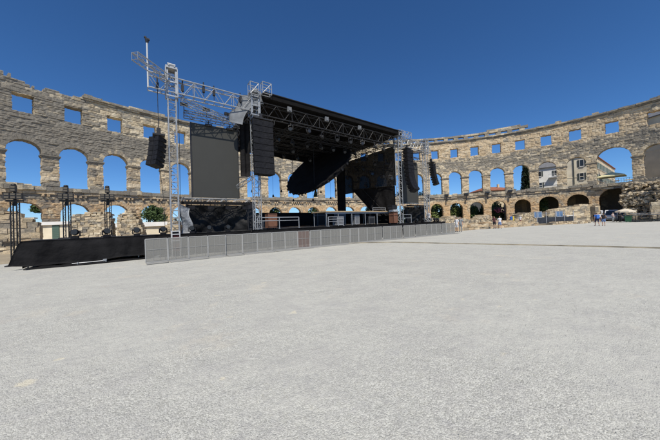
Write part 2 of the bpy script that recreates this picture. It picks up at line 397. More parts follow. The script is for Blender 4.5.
def snap(op, u, h):
    ty, w, h0, h1 = op
    if ty == 'r' or h <= h1 + 0.02:
        c = [(abs(abs(u) - w), (math.copysign(w, u), h)), (abs(h - h0), (u, h0))]
        if ty == 'r': c.append((abs(h - h1), (u, h1)))
        return min(c)[1]
    r = math.hypot(u, h - h1); return (u * w / r, h1 + (h - h1) * w / r)
TOPP = [(-22, 21.5), (-18.4, 22.4), (-17.42, 22.4), (-17.4, 24.3), (-16.62, 22.9), (-16.6, 23.9), (-15.75, 23.5), (-15.7, TOP), (10.6, TOP)]
def topat(k):
    for (a, ha), (b, hb) in zip(TOPP, TOPP[1:]):
        if a <= k <= b: return ha + (hb - ha) * (k - a) / (b - a)
    return TOP
rw = random.Random(11)
cols = [SIG0]; colk = []
for k, a, b, c in bays:
    n = 30 if k == 7 else 24
    for i in range(n): cols.append(a + (b - a) * (i + 1) / n); colk.append((k, c))
rows = [0.0]; rowc = []; courses = []
while rows[-1] < 24.9:
    ch = rw.choice((rw.uniform(0.28, 0.4), rw.uniform(0.34, 0.5), rw.uniform(0.42, 0.64))); h0 = rows[-1]; courses.append((h0, h0 + ch)); ci = len(courses) - 1
    rows += [h0 + 0.075, h0 + ch - 0.075, h0 + ch]; rowc += [ci] * 3
NC, NR = len(cols) - 1, len(rows) - 1
stone_of = [[0] * NC for _ in courses]; sdat = []
for ci in range(len(courses)):
    i = 0
    while i < NC:
        n = rw.choice((3, 3, 4, 4, 5, 6, 7)) if colk[i][0] < -11 and courses[ci][0] > 6.5 else rw.choice((2, 3, 3, 4, 4, 5, 6)) if courses[ci][0] > 6.5 else rw.choice((2, 3, 4, 5))
        sdat.append((rw.random(), rw.uniform(-0.03, 0.085), rw.uniform(-.12, .30)))
        for q in range(i, min(NC, i + n)): stone_of[ci][q] = len(sdat) - 1
        i += n
def sm(x, a, b):
    x = max(0, min(1, (x - a) / (b - a))); return x * x * (3 - 2 * x)
def patina(k, h):
    p = 0.75 * sm(h, 14.3, 15.3) * (1 - sm(h, 17.8, 19.4)) + 0.8 * sm(h, 6.4, 7.2) * (1 - sm(h, 8.7, 9.6)) + 0.5 * sm(h, 23.0, 23.6)
    lf = 1 - sm(k, -13.5, -12.0); lf2 = 1 - sm(k, -16.5, -15.0)
    p += lf * 0.30 * sm(h, 13.4, 14.6) * (1 - sm(h, 18, 20)) + lf2 * 0.6 * sm(h, 13, 14.5) + lf2 * .25 + lf * .15
    return min(1.25, p)
keep = [[False] * NC for _ in range(NR)]; cut = {}
for j in range(NR):
    hc = (rows[j] + rows[j + 1]) / 2
    for i in range(NC):
        k, c = colk[i]; u = (cols[i] + cols[i + 1]) / 2 - c; tp = topat(k + u / (GW if k == 7 else DS))
        ok = courses[rowc[j]][0] < TOP - .05 if tp >= TOP - .001 and k + u / DS > -15.72 else courses[rowc[j]][1] <= tp + sdat[stone_of[rowc[j]][i]][2]
        if ok:
            for op in openings(k):
                if inside(op, u, hc): ok = False; cut[j, i] = (op, c); break
        keep[j][i] = ok
wall = MB(); vid = {}
def wv(j, i, back):
    key = (j, i, back)
    if key in vid: return vid[key]
    sg, h = cols[i], rows[j]; op = None; st = set(); cs = set()
    for dj in (-1, 0):
        for di in (-1, 0):
            jj, ii = j + dj, i + di
            if 0 <= jj < NR and 0 <= ii < NC:
                if (jj, ii) in cut: op = cut[jj, ii]
                st.add(stone_of[rowc[jj]][ii]); cs.add(rowc[jj])
    rr = random.Random(j * 100003 + i)
    if op:
        u2, h2 = snap(op[0], sg - op[1], h)
        if abs(u2 - sg + op[1]) < .35 and abs(h2 - h) < .35: sg, h = op[1] + u2 + rr.uniform(-.05, .05), h2 + rr.uniform(-.045, .045)
    if back: off = 1.5 + rr.uniform(-.04, .04)
    else:
        off = -sum(sdat[q][1] for q in st) / len(st) * 1.15 + rr.uniform(-.02, .02)
        if len(cs) > 1: off += 0.03 + 0.065 * rr.random()
        elif len(st) > 1: off += 0.05
    vid[key] = len(wall.v); wall.v.append(tuple(wpos(sg, off, h))); return vid[key]
for j in range(NR):
    for i in range(NC):
        if not keep[j][i]: continue
        k, c = colk[i]; hc = (rows[j] + rows[j + 1]) / 2; tn = sdat[stone_of[rowc[j]][i]][0]; kk = k + (cols[i] - c) / DS
        pt = patina(kk, hc); wm = (1 - sm(hc, 5.6, 7.2)) * 0.9 + (0.35 * sm(kk, -4, 1) * sm(hc, 18, 19) + .25 * sm(hc, 9, 10) * (1 - sm(hc, 13, 14)))
        a, b, d, e = (j, i), (j, i + 1), (j + 1, i + 1), (j + 1, i)
        wall.face([wv(*q, 0) for q in (a, b, d, e)], tn, pt, wm)
        wall.face([wv(*q, 1) for q in (e, d, b, a)], tn, pt, wm)
        for (dj, di, p, q) in ((-1, 0, a, b), (1, 0, d, e), (0, -1, e, a), (0, 1, b, d)):
            jj, ii = j + dj, i + di
            if 0 <= jj < NR and 0 <= ii < NC and keep[jj][ii]: continue
            if jj < 0: continue
            wall.face([wv(*p, 0), wv(*p, 1), wv(*q, 1), wv(*q, 0)], tn, pt * .6, wm)
arena = thing('arena_wall', (0, 0, 0), 'curved two storey ancient stone arena wall with tall arches and square windows', 'ancient wall')
wall.build('wall', 'stone', arena)

def band(mb, s0, s1, h0, h1, off_in, off_out, lmin, lmax, jit, pat, gap=0.0, rr=rw, warm=0.0, drop=0.0):
    s_ = s0
    while s_ < s1 - 0.05:
        l = min(rr.uniform(lmin, lmax), s1 - s_)
        if rr.random() >= drop:
            j = lambda: rr.uniform(-jit, jit); a, b = s_ + gap, s_ + l - gap; oi = off_in + j() * 1.5; dz = j()
            mb.hexa([wpos(a, oi + j() * .3, h0 + j()), wpos(b, oi + j() * .3, h0 + j()), wpos(b, off_out, h0), wpos(a, off_out, h0),
                     wpos(a, oi + j() * .3, h1 + dz + j() * .4), wpos(b, oi + j() * .3, h1 + dz + j() * .4), wpos(b, off_out, h1 + dz + j() * .4), wpos(a, off_out, h1 + dz)], tone=rr.random(), pat=pat, warm=warm)
        s_ += l
def sg_of(k): return next(c + (k - kk) * (b - a) for kk, a, b, c in bays if kk - .5 <= k <= kk + .5)
cor = MB()
band(cor, sg_of(-15.85), SIG1, TOP + .0, TOP + .26, -0.16, 1.45, 0.9, 1.9, 0.03, 0.75, 0.008)
band(cor, sg_of(-15.8), SIG1, TOP + .262, TOP + .60, -0.42, 1.4, 0.9, 2.0, 0.045, 0.8, 0.01)
band(cor, sg_of(-14.6), sg_of(-13.5), TOP + .6, TOP + 1.05, 0.0, 1.2, 0.8, 1.4, 0.05, 0.6, 0.01)
for kk in (-15.75, -15.55, -11.6, -10.2, 5.35, 6.55, 7.9, 8.7, 9.4):
    a = sg_of(kk); band(cor, a, a + rw.uniform(.9, 1.7), TOP + .6, TOP + rw.uniform(.9, 1.15), -0.1, 1.1, 0.6, 1.2, 0.06, 0.7, 0.01)
for kk in (-14, -9, -6, -3, 4.6, 5.0, 6.0, 6.3, 7.2, 8.3):
    a = sg_of(kk); band(cor, a, a + rw.uniform(.4, 1.0), TOP + .58, TOP + rw.uniform(.68, .85), -0.2, 1.0, 0.4, .8, 0.05, 0.8, 0.01)
cor.build('cornice', 'stone', arena)
par = MB()
PK0, PK1 = -3.0, 4.35
band(par, sg_of(PK0), sg_of(PK1), TOP + 1.36, TOP + 1.85, -0.1, 1.0, 1.6, 2.6, 0.04, 0.65, 0.012)
band(par, sg_of(2.6), sg_of(4.05), TOP + 1.86, TOP + 2.3, -0.05, .9, 1.2, 2.2, 0.05, 0.6, 0.012)
kk = PK0
while kk < PK1:
    a = sg_of(kk); band(par, a, a + rw.uniform(.8, 1.3), TOP + .6, TOP + 1.36, 0.0, 0.9, 1.3, 1.4, 0.04, 0.5, 0.01); kk += 0.5
band(par, sg_of(PK0), sg_of(PK1), TOP + .6, TOP + .78, 0.05, .9, .8, 1.6, 0.03, 0.6)
par.build('parapet', 'stone', arena)
led = MB()
band(led, SIG0, sg_of(6.5), SILL - .62, SILL - .02, -0.42, 0.02, 0.7, 1.7, 0.07, 0.85, 0.012)
band(led, SIG0, sg_of(6.5), SILL - 1.12, SILL - .63, -0.22, 0.02, 0.8, 1.6, 0.06, 0.5, 0.012, warm=.4)
band(led, SIG0, sg_of(7.5), SILL - .02, SILL + .22, -0.25, 0.0, 0.5, 1.3, 0.08, 0.6, 0.02, drop=.55)
band(led, sg_of(6.5), SIG1, SILL - 1.0, SILL - .32, -0.75, 0.02, 0.8, 1.7, 0.09, 0.8, 0.012)
band(led, sg_of(6.5), SIG1, SILL - 1.5, SILL - 1.02, -0.35, 0.02, 0.8, 1.7, 0.07, 0.6, 0.012)
led.build('ledge', 'stone', arena)
cb = MB(); s_ = SIG0
while s_ < sg_of(-5.0):
    if rw.random() < .7:
        a, n_, an = wfr(s_); cb.box(tuple(wpos(s_, -.2, SILL - 1.32)), (.34, .26, .34), an, .03, tone=rw.random(), pat=.2, warm=.7)
    s_ += rw.uniform(.52, .64)
cb.build('corbel_row', 'stone', arena)
for k, a, b, c in bays:
    if k < -18 or k > 9: continue
    for (ty, w, h0, h1), pt in zip([q for q in openings(k) if q[0] == 'a'], (.35, .1)):
        ar = MB(); n = 15 if w < 2.5 else 23; lower = h0 < 1; d = .62 if not lower else .55
        for i in range(n):
            t0, t1 = math.pi * i / n + .005, math.pi * (i + 1) / n - .005; r0, r1 = w + .012, w + d + rw.uniform(-.12, .12); oi = -.06 + rw.uniform(-.025, .025); tn = rw.random()
            q = [(r0, t0), (r0, t1), (r1, t1), (r1, t0)]
            q = [(c - r * math.cos(t), h1 + r * math.sin(t)) for r, t in q]
            ar.hexa([wpos(x, .25, y) for x, y in q] + [wpos(x, oi, y) for x, y in q], tone=tn, pat=patina(k, h1 + w * math.sin((t0 + t1) / 2)) * .8 + pt * .2, warm=.8 if lower else .1)
        ar.build('arch_ring', 'stone', arena)
for k, a, b, c in bays[2:]:                                    # impost blocks on the piers
    lw = HW if k - 1 != 7 else 2.6; rwid = HW if k != 7 else 2.6
    pc = MB(); prevc = bays[bays.index((k, a, b, c)) - 1][3]
    x0, x1 = prevc + lw - .10, c - rwid + .10
    for hh, e, o_ in ((SPR - .42, 0.0, -.10), (SPR - .24, .07, -.20)):
        pc.hexa([wpos(x0 - e, o_, hh), wpos(x1 + e, o_, hh), wpos(x1 + e, 1.46, hh), wpos(x0 - e, 1.46, hh), wpos(x0 - e, o_, hh + .178), wpos(x1 + e, o_, hh + .178), wpos(x1 + e, 1.46, hh + .178), wpos(x0 - e, 1.46, hh + .178)],
                tone=rw.random(), pat=.8)
    pc.build('capital', 'stone', arena)
# vaulted gallery behind the lower arches of the far right side
gal = MB()
gs = sg_of(3.55); nseg = 40; ge = SIG1
for i in range(nseg):
    a = gs + (ge - gs) * i / nseg; b = gs + (ge - gs) * (i + 1) / nseg; t_ = rw.random()
    gal.hexa([wpos(a, 9.0, 0), wpos(b, 9.0, 0), wpos(b, 9.7, 0), wpos(a, 9.7, 0), wpos(a, 9.0, 7.4), wpos(b, 9.0, 7.4), wpos(b, 9.7, 7.4), wpos(a, 9.7, 7.4)], tone=t_, pat=.8)
    gal.hexa([wpos(a, 1.52, 7.42), wpos(b, 1.52, 7.42), wpos(b, 9.7, 7.42), wpos(a, 9.7, 7.42), wpos(a, 1.52, 7.9), wpos(b, 1.52, 7.9), wpos(b, 9.7, 7.9), wpos(a, 9.7, 7.9)], tone=t_, pat=.8)
for k, a, b, c in bays:
    if k >= 4:
        gal.hexa([wpos(a - .5, 1.52, 0), wpos(a + .5, 1.52, 0), wpos(a + .5, 8.98, 0), wpos(a - .5, 8.98, 0), wpos(a - .5, 1.52, 7.41), wpos(a + .5, 1.52, 7.41), wpos(a + .5, 8.98, 7.41), wpos(a - .5, 8.98, 7.41)], tone=rw.random(), pat=.6)
gal.build('vaulted_passage', 'stone', arena)

# ------------------------------------------------------------------ ruined masonry
def masonry(name, line, th, hfn, label, cat='ruin', course=(.2, .34), stone=(.24, .62), jit=.045, warm=.3, pat=.2, seed=1, base=0.0, group=None, parent=None, mat_='rubble_stone'):
    rr = random.Random(seed); mb = MB(); L = 0; line = [Vector((*p, 0)) for p in line]
    lens = [(b - a).length for a, b in zip(line, line[1:])]; tot = sum(lens)
    def at(s_):
        for a, b, l in zip(line, line[1:], lens):
            if s_ <= l: d = (b - a) / l; return a + d * s_, d
            s_ -= l
        d = (line[-1] - line[-2]).normalized(); return line[-1], d
    z = base - .05; hm = max(hfn(i / 40) for i in range(41))
    while z < base + hm:
        ch = rr.uniform(*course); s_ = rr.uniform(-stone[1], 0)
        while s_ < tot:
            l = rr.uniform(*stone); a, b = max(0, s_), min(tot, s_ + l)
            if b - a > .12:
                hh = hfn((a + b) / 2 / tot) + rr.uniform(-.12, .12)
                if z < base + hh - .1:
                    p0, d0 = at(a + .012); p1, d1 = at(b - .012); n0 = Vector((-d0.y, d0.x, 0)); o0 = rr.uniform(-.05, .05); t1 = min(z + ch, base + hh) - .012
                    f0, f1 = n0 * (-th / 2 + o0), n0 * (th / 2 - o0)
                    c = [p0 + f0, p1 + f0, p1 + f1, p0 + f1]
                    pp = [Vector((q.x, q.y, z)) for q in c] + [Vector((q.x, q.y, t1)) for q in c]
                    pp = [q + Vector((rr.uniform(-jit, jit) for _ in range(3))) for q in pp]
                    mb.hexa(pp, tone=rr.random(), pat=pat + rr.uniform(-.15, .25), warm=warm * rr.random())
            s_ += l
        z += ch
    ns = max(3, int(tot / .8))                                  # solid core so no light comes through the joints
    for i in range(ns):
        hh = min(hfn((i + q / 4) / ns) for q in range(5)) - .25
        if hh < .1: continue
        p0, d0 = at(tot * i / ns); p1, d1 = at(tot * (i + 1) / ns); n0 = Vector((-d0.y, d0.x, 0)) * (th / 2 - .09)
        c = [p0 - n0, p1 - n0, p1 + n0, p0 + n0]
        mb.hexa([Vector((q.x, q.y, base - .05)) for q in c] + [Vector((q.x, q.y, base + hh)) for q in c], tone=.2, pat=.6)
    if parent is not None: return mb.build(name, mat_, parent)
    return tag(mb.build(name, mat_), label, cat, group)
def prof(*pts):
    def f(x):
        for (a, ha), (b, hb) in zip(pts, pts[1:]):
            if a <= x <= b: return ha + (hb - ha) * (x - a) / (b - a)
        return pts[-1][1]
    return f
# left, behind the draped wing
masonry('ruined_wall', [(-31.5, 33.0), (-25.9, 33.2)], 1.2, prof((0, 4.2), (.35, 3.6), (.4, 4.0), (.75, 3.8), (.8, 3.4), (1, 2.6)), 'tan block ruin below the leftmost low arch, behind the first lamp tower', seed=2, warm=.5, course=(.4, .6), stone=(.5, 1.2))
masonry('ruined_wall', [(-23.0, 31.2), (-22.3, 31.0), (-19.5, 30.3)], 1.0, prof((0, 2.6), (.08, 3.5), (.5, 3.8), (.9, 3.6), (1, 2.6)), 'rubble ruin between the second and third lamp towers', seed=3)
masonry('ruined_wall', [(-19.0, 30.0), (-16.6, 29.2)], 1.1, prof((0, 3.0), (.3, 3.9), (.55, 4.0), (.8, 2.9), (.9, 2.0), (1, 1.2)), 'rubble ruin right of the third lamp tower with a stepped end', seed=4)
masonry('ruined_wall', [(-15.1, 28.6), (-13.0, 27.8)], 1.1, prof((0, .8), (.3, 1.6), (.45, 2.6), (.85, 2.9), (1, 2.2)), 'small rubble ruin below the round bush, beside the silver tower', seed=5)
masonry('stone_kerb', [(-27.5, 26.0), (-23.6, 21.8), (-22.3, 17.0)], .8, lambda x: .55, 'low pale stone kerb left of the draped wing', 'kerb', seed=6, course=(.25, .35), stone=(.6, 1.3), pat=0)
masonry('stone_step', [(-30.0, 28.0), (-26.2, 26.5)], 1.4, lambda x: 1.0, 'low stone step at the far left edge behind the kerb', 'step', seed=7, course=(.3, .4), stone=(.6, 1.3), pat=.1)
# right, seating banks and rubble
masonry('seating_bank', [(12.5, 9.6), (18, 9.0), (25.8, 8.0), (33, 6.6), (36.6, 6.0)], 1.0, lambda x: .42 + .05 * math.sin(20 * x), 'lowest tan stone step along the gravel edge', 'stone step', seed=8, course=(.3, .42), stone=(.5, 1.4), warm=.7, pat=-.1)
masonry('seating_bank', [(13, 12.0), (19, 11.4), (27, 10.3), (34.5, 8.8), (38.2, 8.2)], 1.5, lambda x: .82 + .07 * math.sin(25 * x), 'second tan stone step behind the lowest one at the gravel edge', 'stone step', seed=9, course=(.3, .42), stone=(.5, 1.4), warm=.7, pat=-.1)
masonry('low_ruin', [(18, 16), (24.0, 15.5), (31.5, 14.0)], 1.4, prof((0, 1.2), (.2, 1.9), (.35, 1.5), (.6, 2.1), (.85, 1.6), (1, 1.2)), 'long low grey ruin behind the stone steps, below the green arches', seed=10, pat=.25)
masonry('low_ruin', [(32.0, 14.0), (36.5, 13.4), (39.5, 12.5)], 1.5, prof((0, 1.2), (.3, 2.2), (.55, 2.1), (.8, 1.1), (1, .9)), 'rounded grey ruin left of the person in blue', seed=12, pat=.2)
masonry('low_ruin', [(42.3, 11.2), (46.0, 9.4), (50.0, 8.0)], 1.6, prof((0, 1.1), (.25, 2.3), (.6, 2.4), (.85, 1.9), (1, 2.0)), 'grey ruin between the person in blue and the booth', seed=13, pat=.25)
masonry('ruined_wall', [(48.6, 7.8), (52.6, 7.2), (57.0, 5.3), (60.2, 2.9)], 1.3, prof((0, 1.9), (.2, 2.5), (.35, 2.9), (.6, 3.4), (.8, 3.3), (.81, 3.7), (1, 3.6)), 'tall grey block ruin left of the main gate, behind the booth', seed=14, course=(.4, .6), stone=(.6, 1.5), pat=.25)
masonry('masonry_pier', [(59.2, 2.2), (60.0, 1.6)], .9, lambda x: 3.2, 'narrow grey stone pier beside the gate people', 'pier', seed=15, course=(.9, 1.2), stone=(.8, 1.2), pat=.3)
masonry('rubble_bank', [(40.5, 5.0), (45, 2.6), (48.5, 1.6)], 1.2, lambda x: .38, 'low dusty stone edging in front of the booth', 'stone step', seed=16, warm=.5, pat=-.1)
def rock_heap(name, spots, label, seed, pat=.3):
    rr = random.Random(seed); mb = MB()
    for (c, d, n) in spots:
        for i in range(n):
            p = Vector(c) + Vector((rr.uniform(-d[0], d[0]), rr.uniform(-d[1], d[1]), rr.uniform(-d[2], d[2]))); s_ = rr.uniform(.16, .42)
            rm = Matrix.Rotation(rr.uniform(-.35, .35), 3, 'X') @ Matrix.Rotation(rr.uniform(-.35, .35), 3, 'Y') @ Matrix.Rotation(rr.uniform(0, 3), 3, 'Z')
            mb.box(p, (s_ * rr.uniform(.8, 1.6), s_ * rr.uniform(.8, 1.5), s_ * rr.uniform(.5, .95)), jit=s_ * .16, rm=rm, tone=rr.random(), pat=pat + rr.uniform(-.3, .3), warm=.3 * rr.random())
    return tag(mb.build(name, 'rubble_stone'), label, 'rubble')
rock_heap('rubble_slope', [((61.8, -4.2, 6.0), (1.6, 2.4, 1.4), 839), ((60.2, -4.4, 4.2), (1.6, 2.8, 1.2), 839), ((59.8, -8.0, 5.2), (2.2, 2.2, 2.2), 765), ((60.6, -5.0, 2.2), (1.8, 3.0, 2.0), 710), ((59.0, -9.6, 2.2), (2.0, 2.2, 2.0), 510), ((62.4, -6.5, 5.5), (1.2, 4, 1.8), 516)], 'steep rubble slope right of the main gate under the terrace', 21, .35)
masonry('ruined_wall', [(57.6, -2.3), (58.0, -3.6)], .9, lambda x: 1.9 + .3 * math.sin(9 * x), 'low block ruin at the right side of the gate mouth', seed=22, pat=.1)
masonry('ruined_wall', [(57.3, -5.2), (57.7, -6.9)], 1.0, prof((0, 3.2), (.5, 3.7), (1, 3.5)), 'tan square ruin against the rubble slope', seed=23, pat=-.1, course=(.5, .8), stone=(.7, 1.2))
masonry('ruined_wall', [(56.6, -7.6), (55.6, -12)], 1.2, prof((0, 2.6), (.5, 3.2), (1, 2.4)), 'grey ruin at the right edge of the view, below the terrace', seed=24, pat=.3)
masonry('stone_kerb', [(53.6, -2.6), (55.8, -8.5)], .8, lambda x: .5, 'low stone kerb behind the right hand fence panels', 'kerb', seed=25, pat=.1)

# ------------------------------------------------------------------ stage deck and wings
def cloth_front(x0, x1, y, z0, z1, amp=.05, nu=60, nv=8, seed=1, sag=0.0, flare=0.0):
    rr = random.Random(seed); ph = [rr.uniform(0, 6) for _ in range(6)]
    def fn(u, v):
        x = x0 + (x1 - x0) * u; w = (1 - v) ** .7
        yy = y - amp * w * (.6 + math.sin(x * 2.1 + ph[0]) * .6 + math.sin(x * 5.3 + ph[1] + v * 2) * .4 + .3 * math.sin(x * 11 + ph[2])) - .05 * w * math.sin(3 * v + x * .8 + ph[3])
        zb = z0 + sag * (.5 + .5 * math.sin(x * 1.1 + ph[4])) + .03 * math.sin(x * 3.3 + ph[5])
        return (x - flare * (1 - u) ** 3 * w, yy, zb + (z1 - zb) * v)
    return fn
def deck(name, x0, x1, y0, y1, z, label, skirt, legs=True):
    t = thing(name, ((x0 + x1) / 2, (y0 + y1) / 2, 0), label, 'stage')
    d = MB(); d.b2(x0, x1, y0 + .03, y1, z - .14, z); d.build('deck_floor', 'deck_floor', t)
    sk = MB(); sk.sheet(*skirt, (0, .015, 0)); sk.build('skirt', 'black_fabric', t, smooth=True)
    sd_ = MB(); sd_.b2(x0, x0 + .02, y0 + .05, y1, 0.05, z - .15); sd_.b2(x1 - .02, x1, y0 + .05, y1, 0.05, z - .15); sd_.b2(x0, x1, y1 - .02, y1 + .002, .05, z - .15); sd_.build('side_drape', 'black_fabric', t)
    n = max(2, int((x1 - x0) / 2.0))
    for i in range(n + 1):
        x = x0 + .12 + (x1 - x0 - .24) * i / n
        for y in (y0 + .25,):
            q = MB(); q.tube((x, y, 0), (x, y, z - .14), .03); q.box((x, y, .02), (.14, .14, .04)); q.build('leg', 'alu', t)
    return t
deck('stage_wing', -20.7, -10.6, 8.5, 11.2, 1.24, 'low stage wing on the left draped with a long sagging black skirt', (110, 10, cloth_front(-20.7, -10.6, 8.5, .08, 1.25, .11, seed=4, sag=.18, flare=.36)))
deck('main_stage', -10.55, 6.0, 8.5, 19.2, 1.28, 'main black stage deck under the roof', (120, 8, cloth_front(-10.55, 6.0, 8.45, .04, 1.30, .03, seed=5)))
deck('stage_wing', 6.05, 13.4, 8.5, 11.2, 1.30, 'short stage wing on the right under the right screen with black skirt', (70, 8, cloth_front(6.05, 13.4, 8.5, .06, 1.31, .04, seed=6)))
gc = MB(); rr = random.Random(5)  # thin wavy black sheet along the hem of the left skirt
gc.sheet(70, 4, lambda u, v: (-20.55 + 4.4 * u + .1 * math.sin(9 * u), 8.42 - .42 * (1 - v) + .1 * math.sin(7 * u + 1) + .22 * u, .015 + .06 * v + .02 * math.sin(31 * u + 5 * v)), (0, 0, .012))
tag(gc.build('black_strip', 'black_fabric', smooth=True), 'thin black strip lying on the gravel along the left skirt', 'cloth')
pp = MB(); pp.tube((-19.1, 8.25, .10), (-17.9, 8.3, .11), .02); pp.box((-17.95, 8.3, .14), (.14, .1, .1)); pp.tube((-18.9, 8.2, .02), (-18.9, 8.2, .15), .025); pp.tube((-17.9, 8.2, .02), (-17.9, 8.2, .15), .025)
tag(pp.build('metal_pipe', 'alu'), 'short silver pipe on feet lying below the left skirt', 'pipe')

# ------------------------------------------------------------------ stage roof with its towers
roof = thing('stage_roof', (-2, 14, 0), 'big flat black stage roof carried by trusses on silver towers', 'stage roof')
c = MB(); c.grid(20, 12, lambda u, v: (-9.45 + 15.15 * u, 8.55 + 11.1 * v, 10.62 + .12 * v - .03 * math.sin(u * 20 * math.pi) ** 2))
c.grid(20, 12, lambda u, v: (-9.45 + 15.15 * u, 8.55 + 11.1 * (1 - v), 10.97 + .16 * (1 - v)))
for a, b in (((-9.45, 8.55), (5.7, 8.55)), ((5.7, 8.55), (5.7, 19.65)), ((5.7, 19.65), (-9.45, 19.65)), ((-9.45, 19.65), (-9.45, 8.55))):
    c.quad((*a, 10.60), (*b, 10.60), (*b, 10.99), (*a, 10.99))
c.build('canopy', 'canopy', roof)
e = MB(); e.tube((-9.45, 8.5, 10.98), (5.7, 8.5, 10.98), .035); e.build('edge_rail', 'dark_truss', roof)
t_ = MB(); truss(t_, (-9.6, 9, 9.87), (5.4, 9, 9.87), .5, .9, .62, .036, .02)
t_.build('front_truss', 'dark_truss', roof)
t_ = MB(); truss(t_, (-9.4, 18.6, 10.1), (5.4, 18.6, 10.1), .5, .8, .8, .036, .02); t_.build('rear_truss', 'dark_truss', roof)
for x in (-9.2, -5.6, -2, 1.6, 5.2):
    t_ = MB(); truss(t_, (x, 9.4, 10.1), (x, 18.3, 10.1), .45, .6, .7, .032, .018); t_.build('rafter_truss', 'dark_truss', roof)
for y in (11.6, 14.0, 16.3):
    t_ = MB(); truss(t_, (-9.0, y, 9.55), (5.1, y, 9.55), .4, .45, .6, .03, .016); t_.build('light_truss', 'dark_truss', roof)
for x in (-7.35, -3.9, -.2):
    b_ = MB(); b_.box((x, 8.68, 10.28), (.34, .12, .36)); b_.box((x, 8.60, 10.28), (.2, .05, .22)); b_.tube((x - .15, 8.64, 10.1), (x + .15, 8.64, 10.46), .025); b_.build('truss_clamp', 'case_grey', roof)
def tower_parts(root, x, y, ztop, w=.42, sleeve=None, mat_='alu', head=True):
    m_ = MB(); truss(m_, (x, y, .12), (x, y, ztop), w, w, .42, .032, .016, upd=(0, 1, 0)); m_.build('mast', mat_, root)
    b_ = MB(); b_.box((x, y, .06), (w + .5, w + .5, .12)); b_.build('base_plate', mat_, root)
    for sx in (-1, 1):
        o_ = MB(); o_.tube((x + sx * w / 2, y - w / 2, .15), (x + sx * (w / 2 + .75), y - w / 2 - .25, .08), .035); o_.box((x + sx * (w / 2 + .75), y - w / 2 - .25, .04), (.2, .2, .06)); o_.build('outrigger', mat_, root)
    if sleeve:
        s_ = MB(); a, b = sleeve
        for dx in (-1, 1):
            for dy in (-1, 1): s_.box((x + dx * (w / 2 + .09), y + dy * (w / 2 + .09), (a + b) / 2), (.05, .05, b - a))
        for z in (a, (a + b) / 2, b):
            for d_ in (-1, 1):
                s_.box((x + d_ * (w / 2 + .09), y, z), (.04, w + .18, .07)); s_.box((x, y + d_ * (w / 2 + .09), z), (w + .18, .04, .07))
        for d_ in (-1, 1): s_.box((x + d_ * (w / 2 + .02), y - w / 2 - .06, (a + b) / 2), (.1, .03, (b - a) * .8))
        s_.build('sleeve_block', mat_, root)
    if head:
        h_ = MB()
        for d_ in (-1, 1): h_.tube((x + d_ * .14, y - w / 2 - .15, ztop + .05), (x + d_ * .14, y + w / 2 + .15, ztop + .05), .04)
        h_.box((x, y, ztop + .02), (w + .2, w + .2, .06))
        for dy in (-1, 1):
            h_.tube((x - .2, y + dy * (w / 2 + .05), ztop + .12), (x + .2, y + dy * (w / 2 + .05), ztop + .12), .09, n=10)
        h_.build('head_block', mat_, root)
def cage(root, x0, x1, y, z0, z1, mat_='alu', dy=.5):
    q = MB(); n = max(1, round((x1 - x0) / .5))
    for yy in (y - dy / 2, y + dy / 2):
        for z in (z0, (z0 + z1) / 2, z1): q.tube((x0, yy, z), (x1, yy, z), .024)
        for i in range(n + 1): q.tube((x0 + (x1 - x0) * i / n, yy, z0), (x0 + (x1 - x0) * i / n, yy, z1), .024)
        for i in range(n): q.tube((x0 + (x1 - x0) * i / n, yy, z0), (x0 + (x1 - x0) * (i + 1) / n, yy, z1), .018)
    for x in (x0, x1):
        for z in (z0, z1): q.tube((x, y - dy / 2, z), (x, y + dy / 2, z), .024)
    q.build('corner_frame', mat_, root)
for x in (-9.95, 5.55):
    tower_parts(roof, x, 9.0, 10.9, .44, (9.3, 10.6))
    tower_parts(roof, x, 18.6, 10.8, .44, None, 'dark_truss')
cage(roof, -10.35, -9.75, 8.75, 10.62, 11.45); cage(roof, -9.6, -8.95, 8.35, 10.72, 11.5, dy=.35)
cage(roof, 5.2, 6.1, 8.75, 10.5, 11.1); cage(roof, 6.5, 7.5, 8.9, 10.55, 11.2)

# outer tower with the long silver truss on the left, and its counterpart on the right
lt = thing('truss_tower', (-14.9, 9, 0), 'tall silver lattice tower on the left with a long truss arm at its top', 'lattice tower')
tower_parts(lt, -14.9, 9.0, 11.0, .40, (9.3, 10.95))
t_ = MB(); truss(t_, (-16.05, 9, 9.98), (-10.25, 9, 9.98), .5, .88, .60, .036, .019); t_.build('long_truss', 'alu', lt)
t_ = MB(); truss(t_, (-15.05, 8.9, 10.28), (-16.55, 7.35, 10.28), .34, .36, .5, .03, .016); t_.build('side_arm', 'alu', lt)
t_ = MB(); truss(t_, (-14.4, 9.15, 9.3), (-11.0, 9.9, 8.9), .3, .3, .5, .026, .014); t_.build('brace_truss', 'alu', lt)
for x, zt in ((-13.2, 10.55), (-12.6, 10.5), (-10.95, 10.5), (-14.35, 10.3), (-15.6, 10.1)):
    h_ = MB(); h_.box((x, 8.85, zt - .35), (.14, .16, .34)); h_.tube((x, 8.85, zt - .18), (x, 8.85, zt + .12), .035); h_.tube((x, 8.85, zt - .52), (x, 8.85, zt - .8), .02); h_.build('chain_hoist', 'black_metal', lt)
p_ = MB(); p_.tube((-16.03, 8.75, 9.5), (-16.03, 8.75, 12.0), .04, n=8); p_.build('sensor_post', 'lamp_white', lt)
p_ = MB(); p_.tube((-16.03, 8.75, 12.0), (-16.03, 8.75, 12.18), .07, .10, n=10); p_.box((-16.0, 8.75, 12.2), (.2, .12, .08)); p_.ball((-16.1, 8.75, 12.27), .07); p_.build('wind_sensor', ['black_metal'], lt)
rt_ = thing('truss_tower', (10.45, 9, 0), 'silver lattice tower on the right between the stage and the arena wall', 'lattice tower')
tower_parts(rt_, 10.45, 9.0, 10.9, .42, (9.3, 10.9))
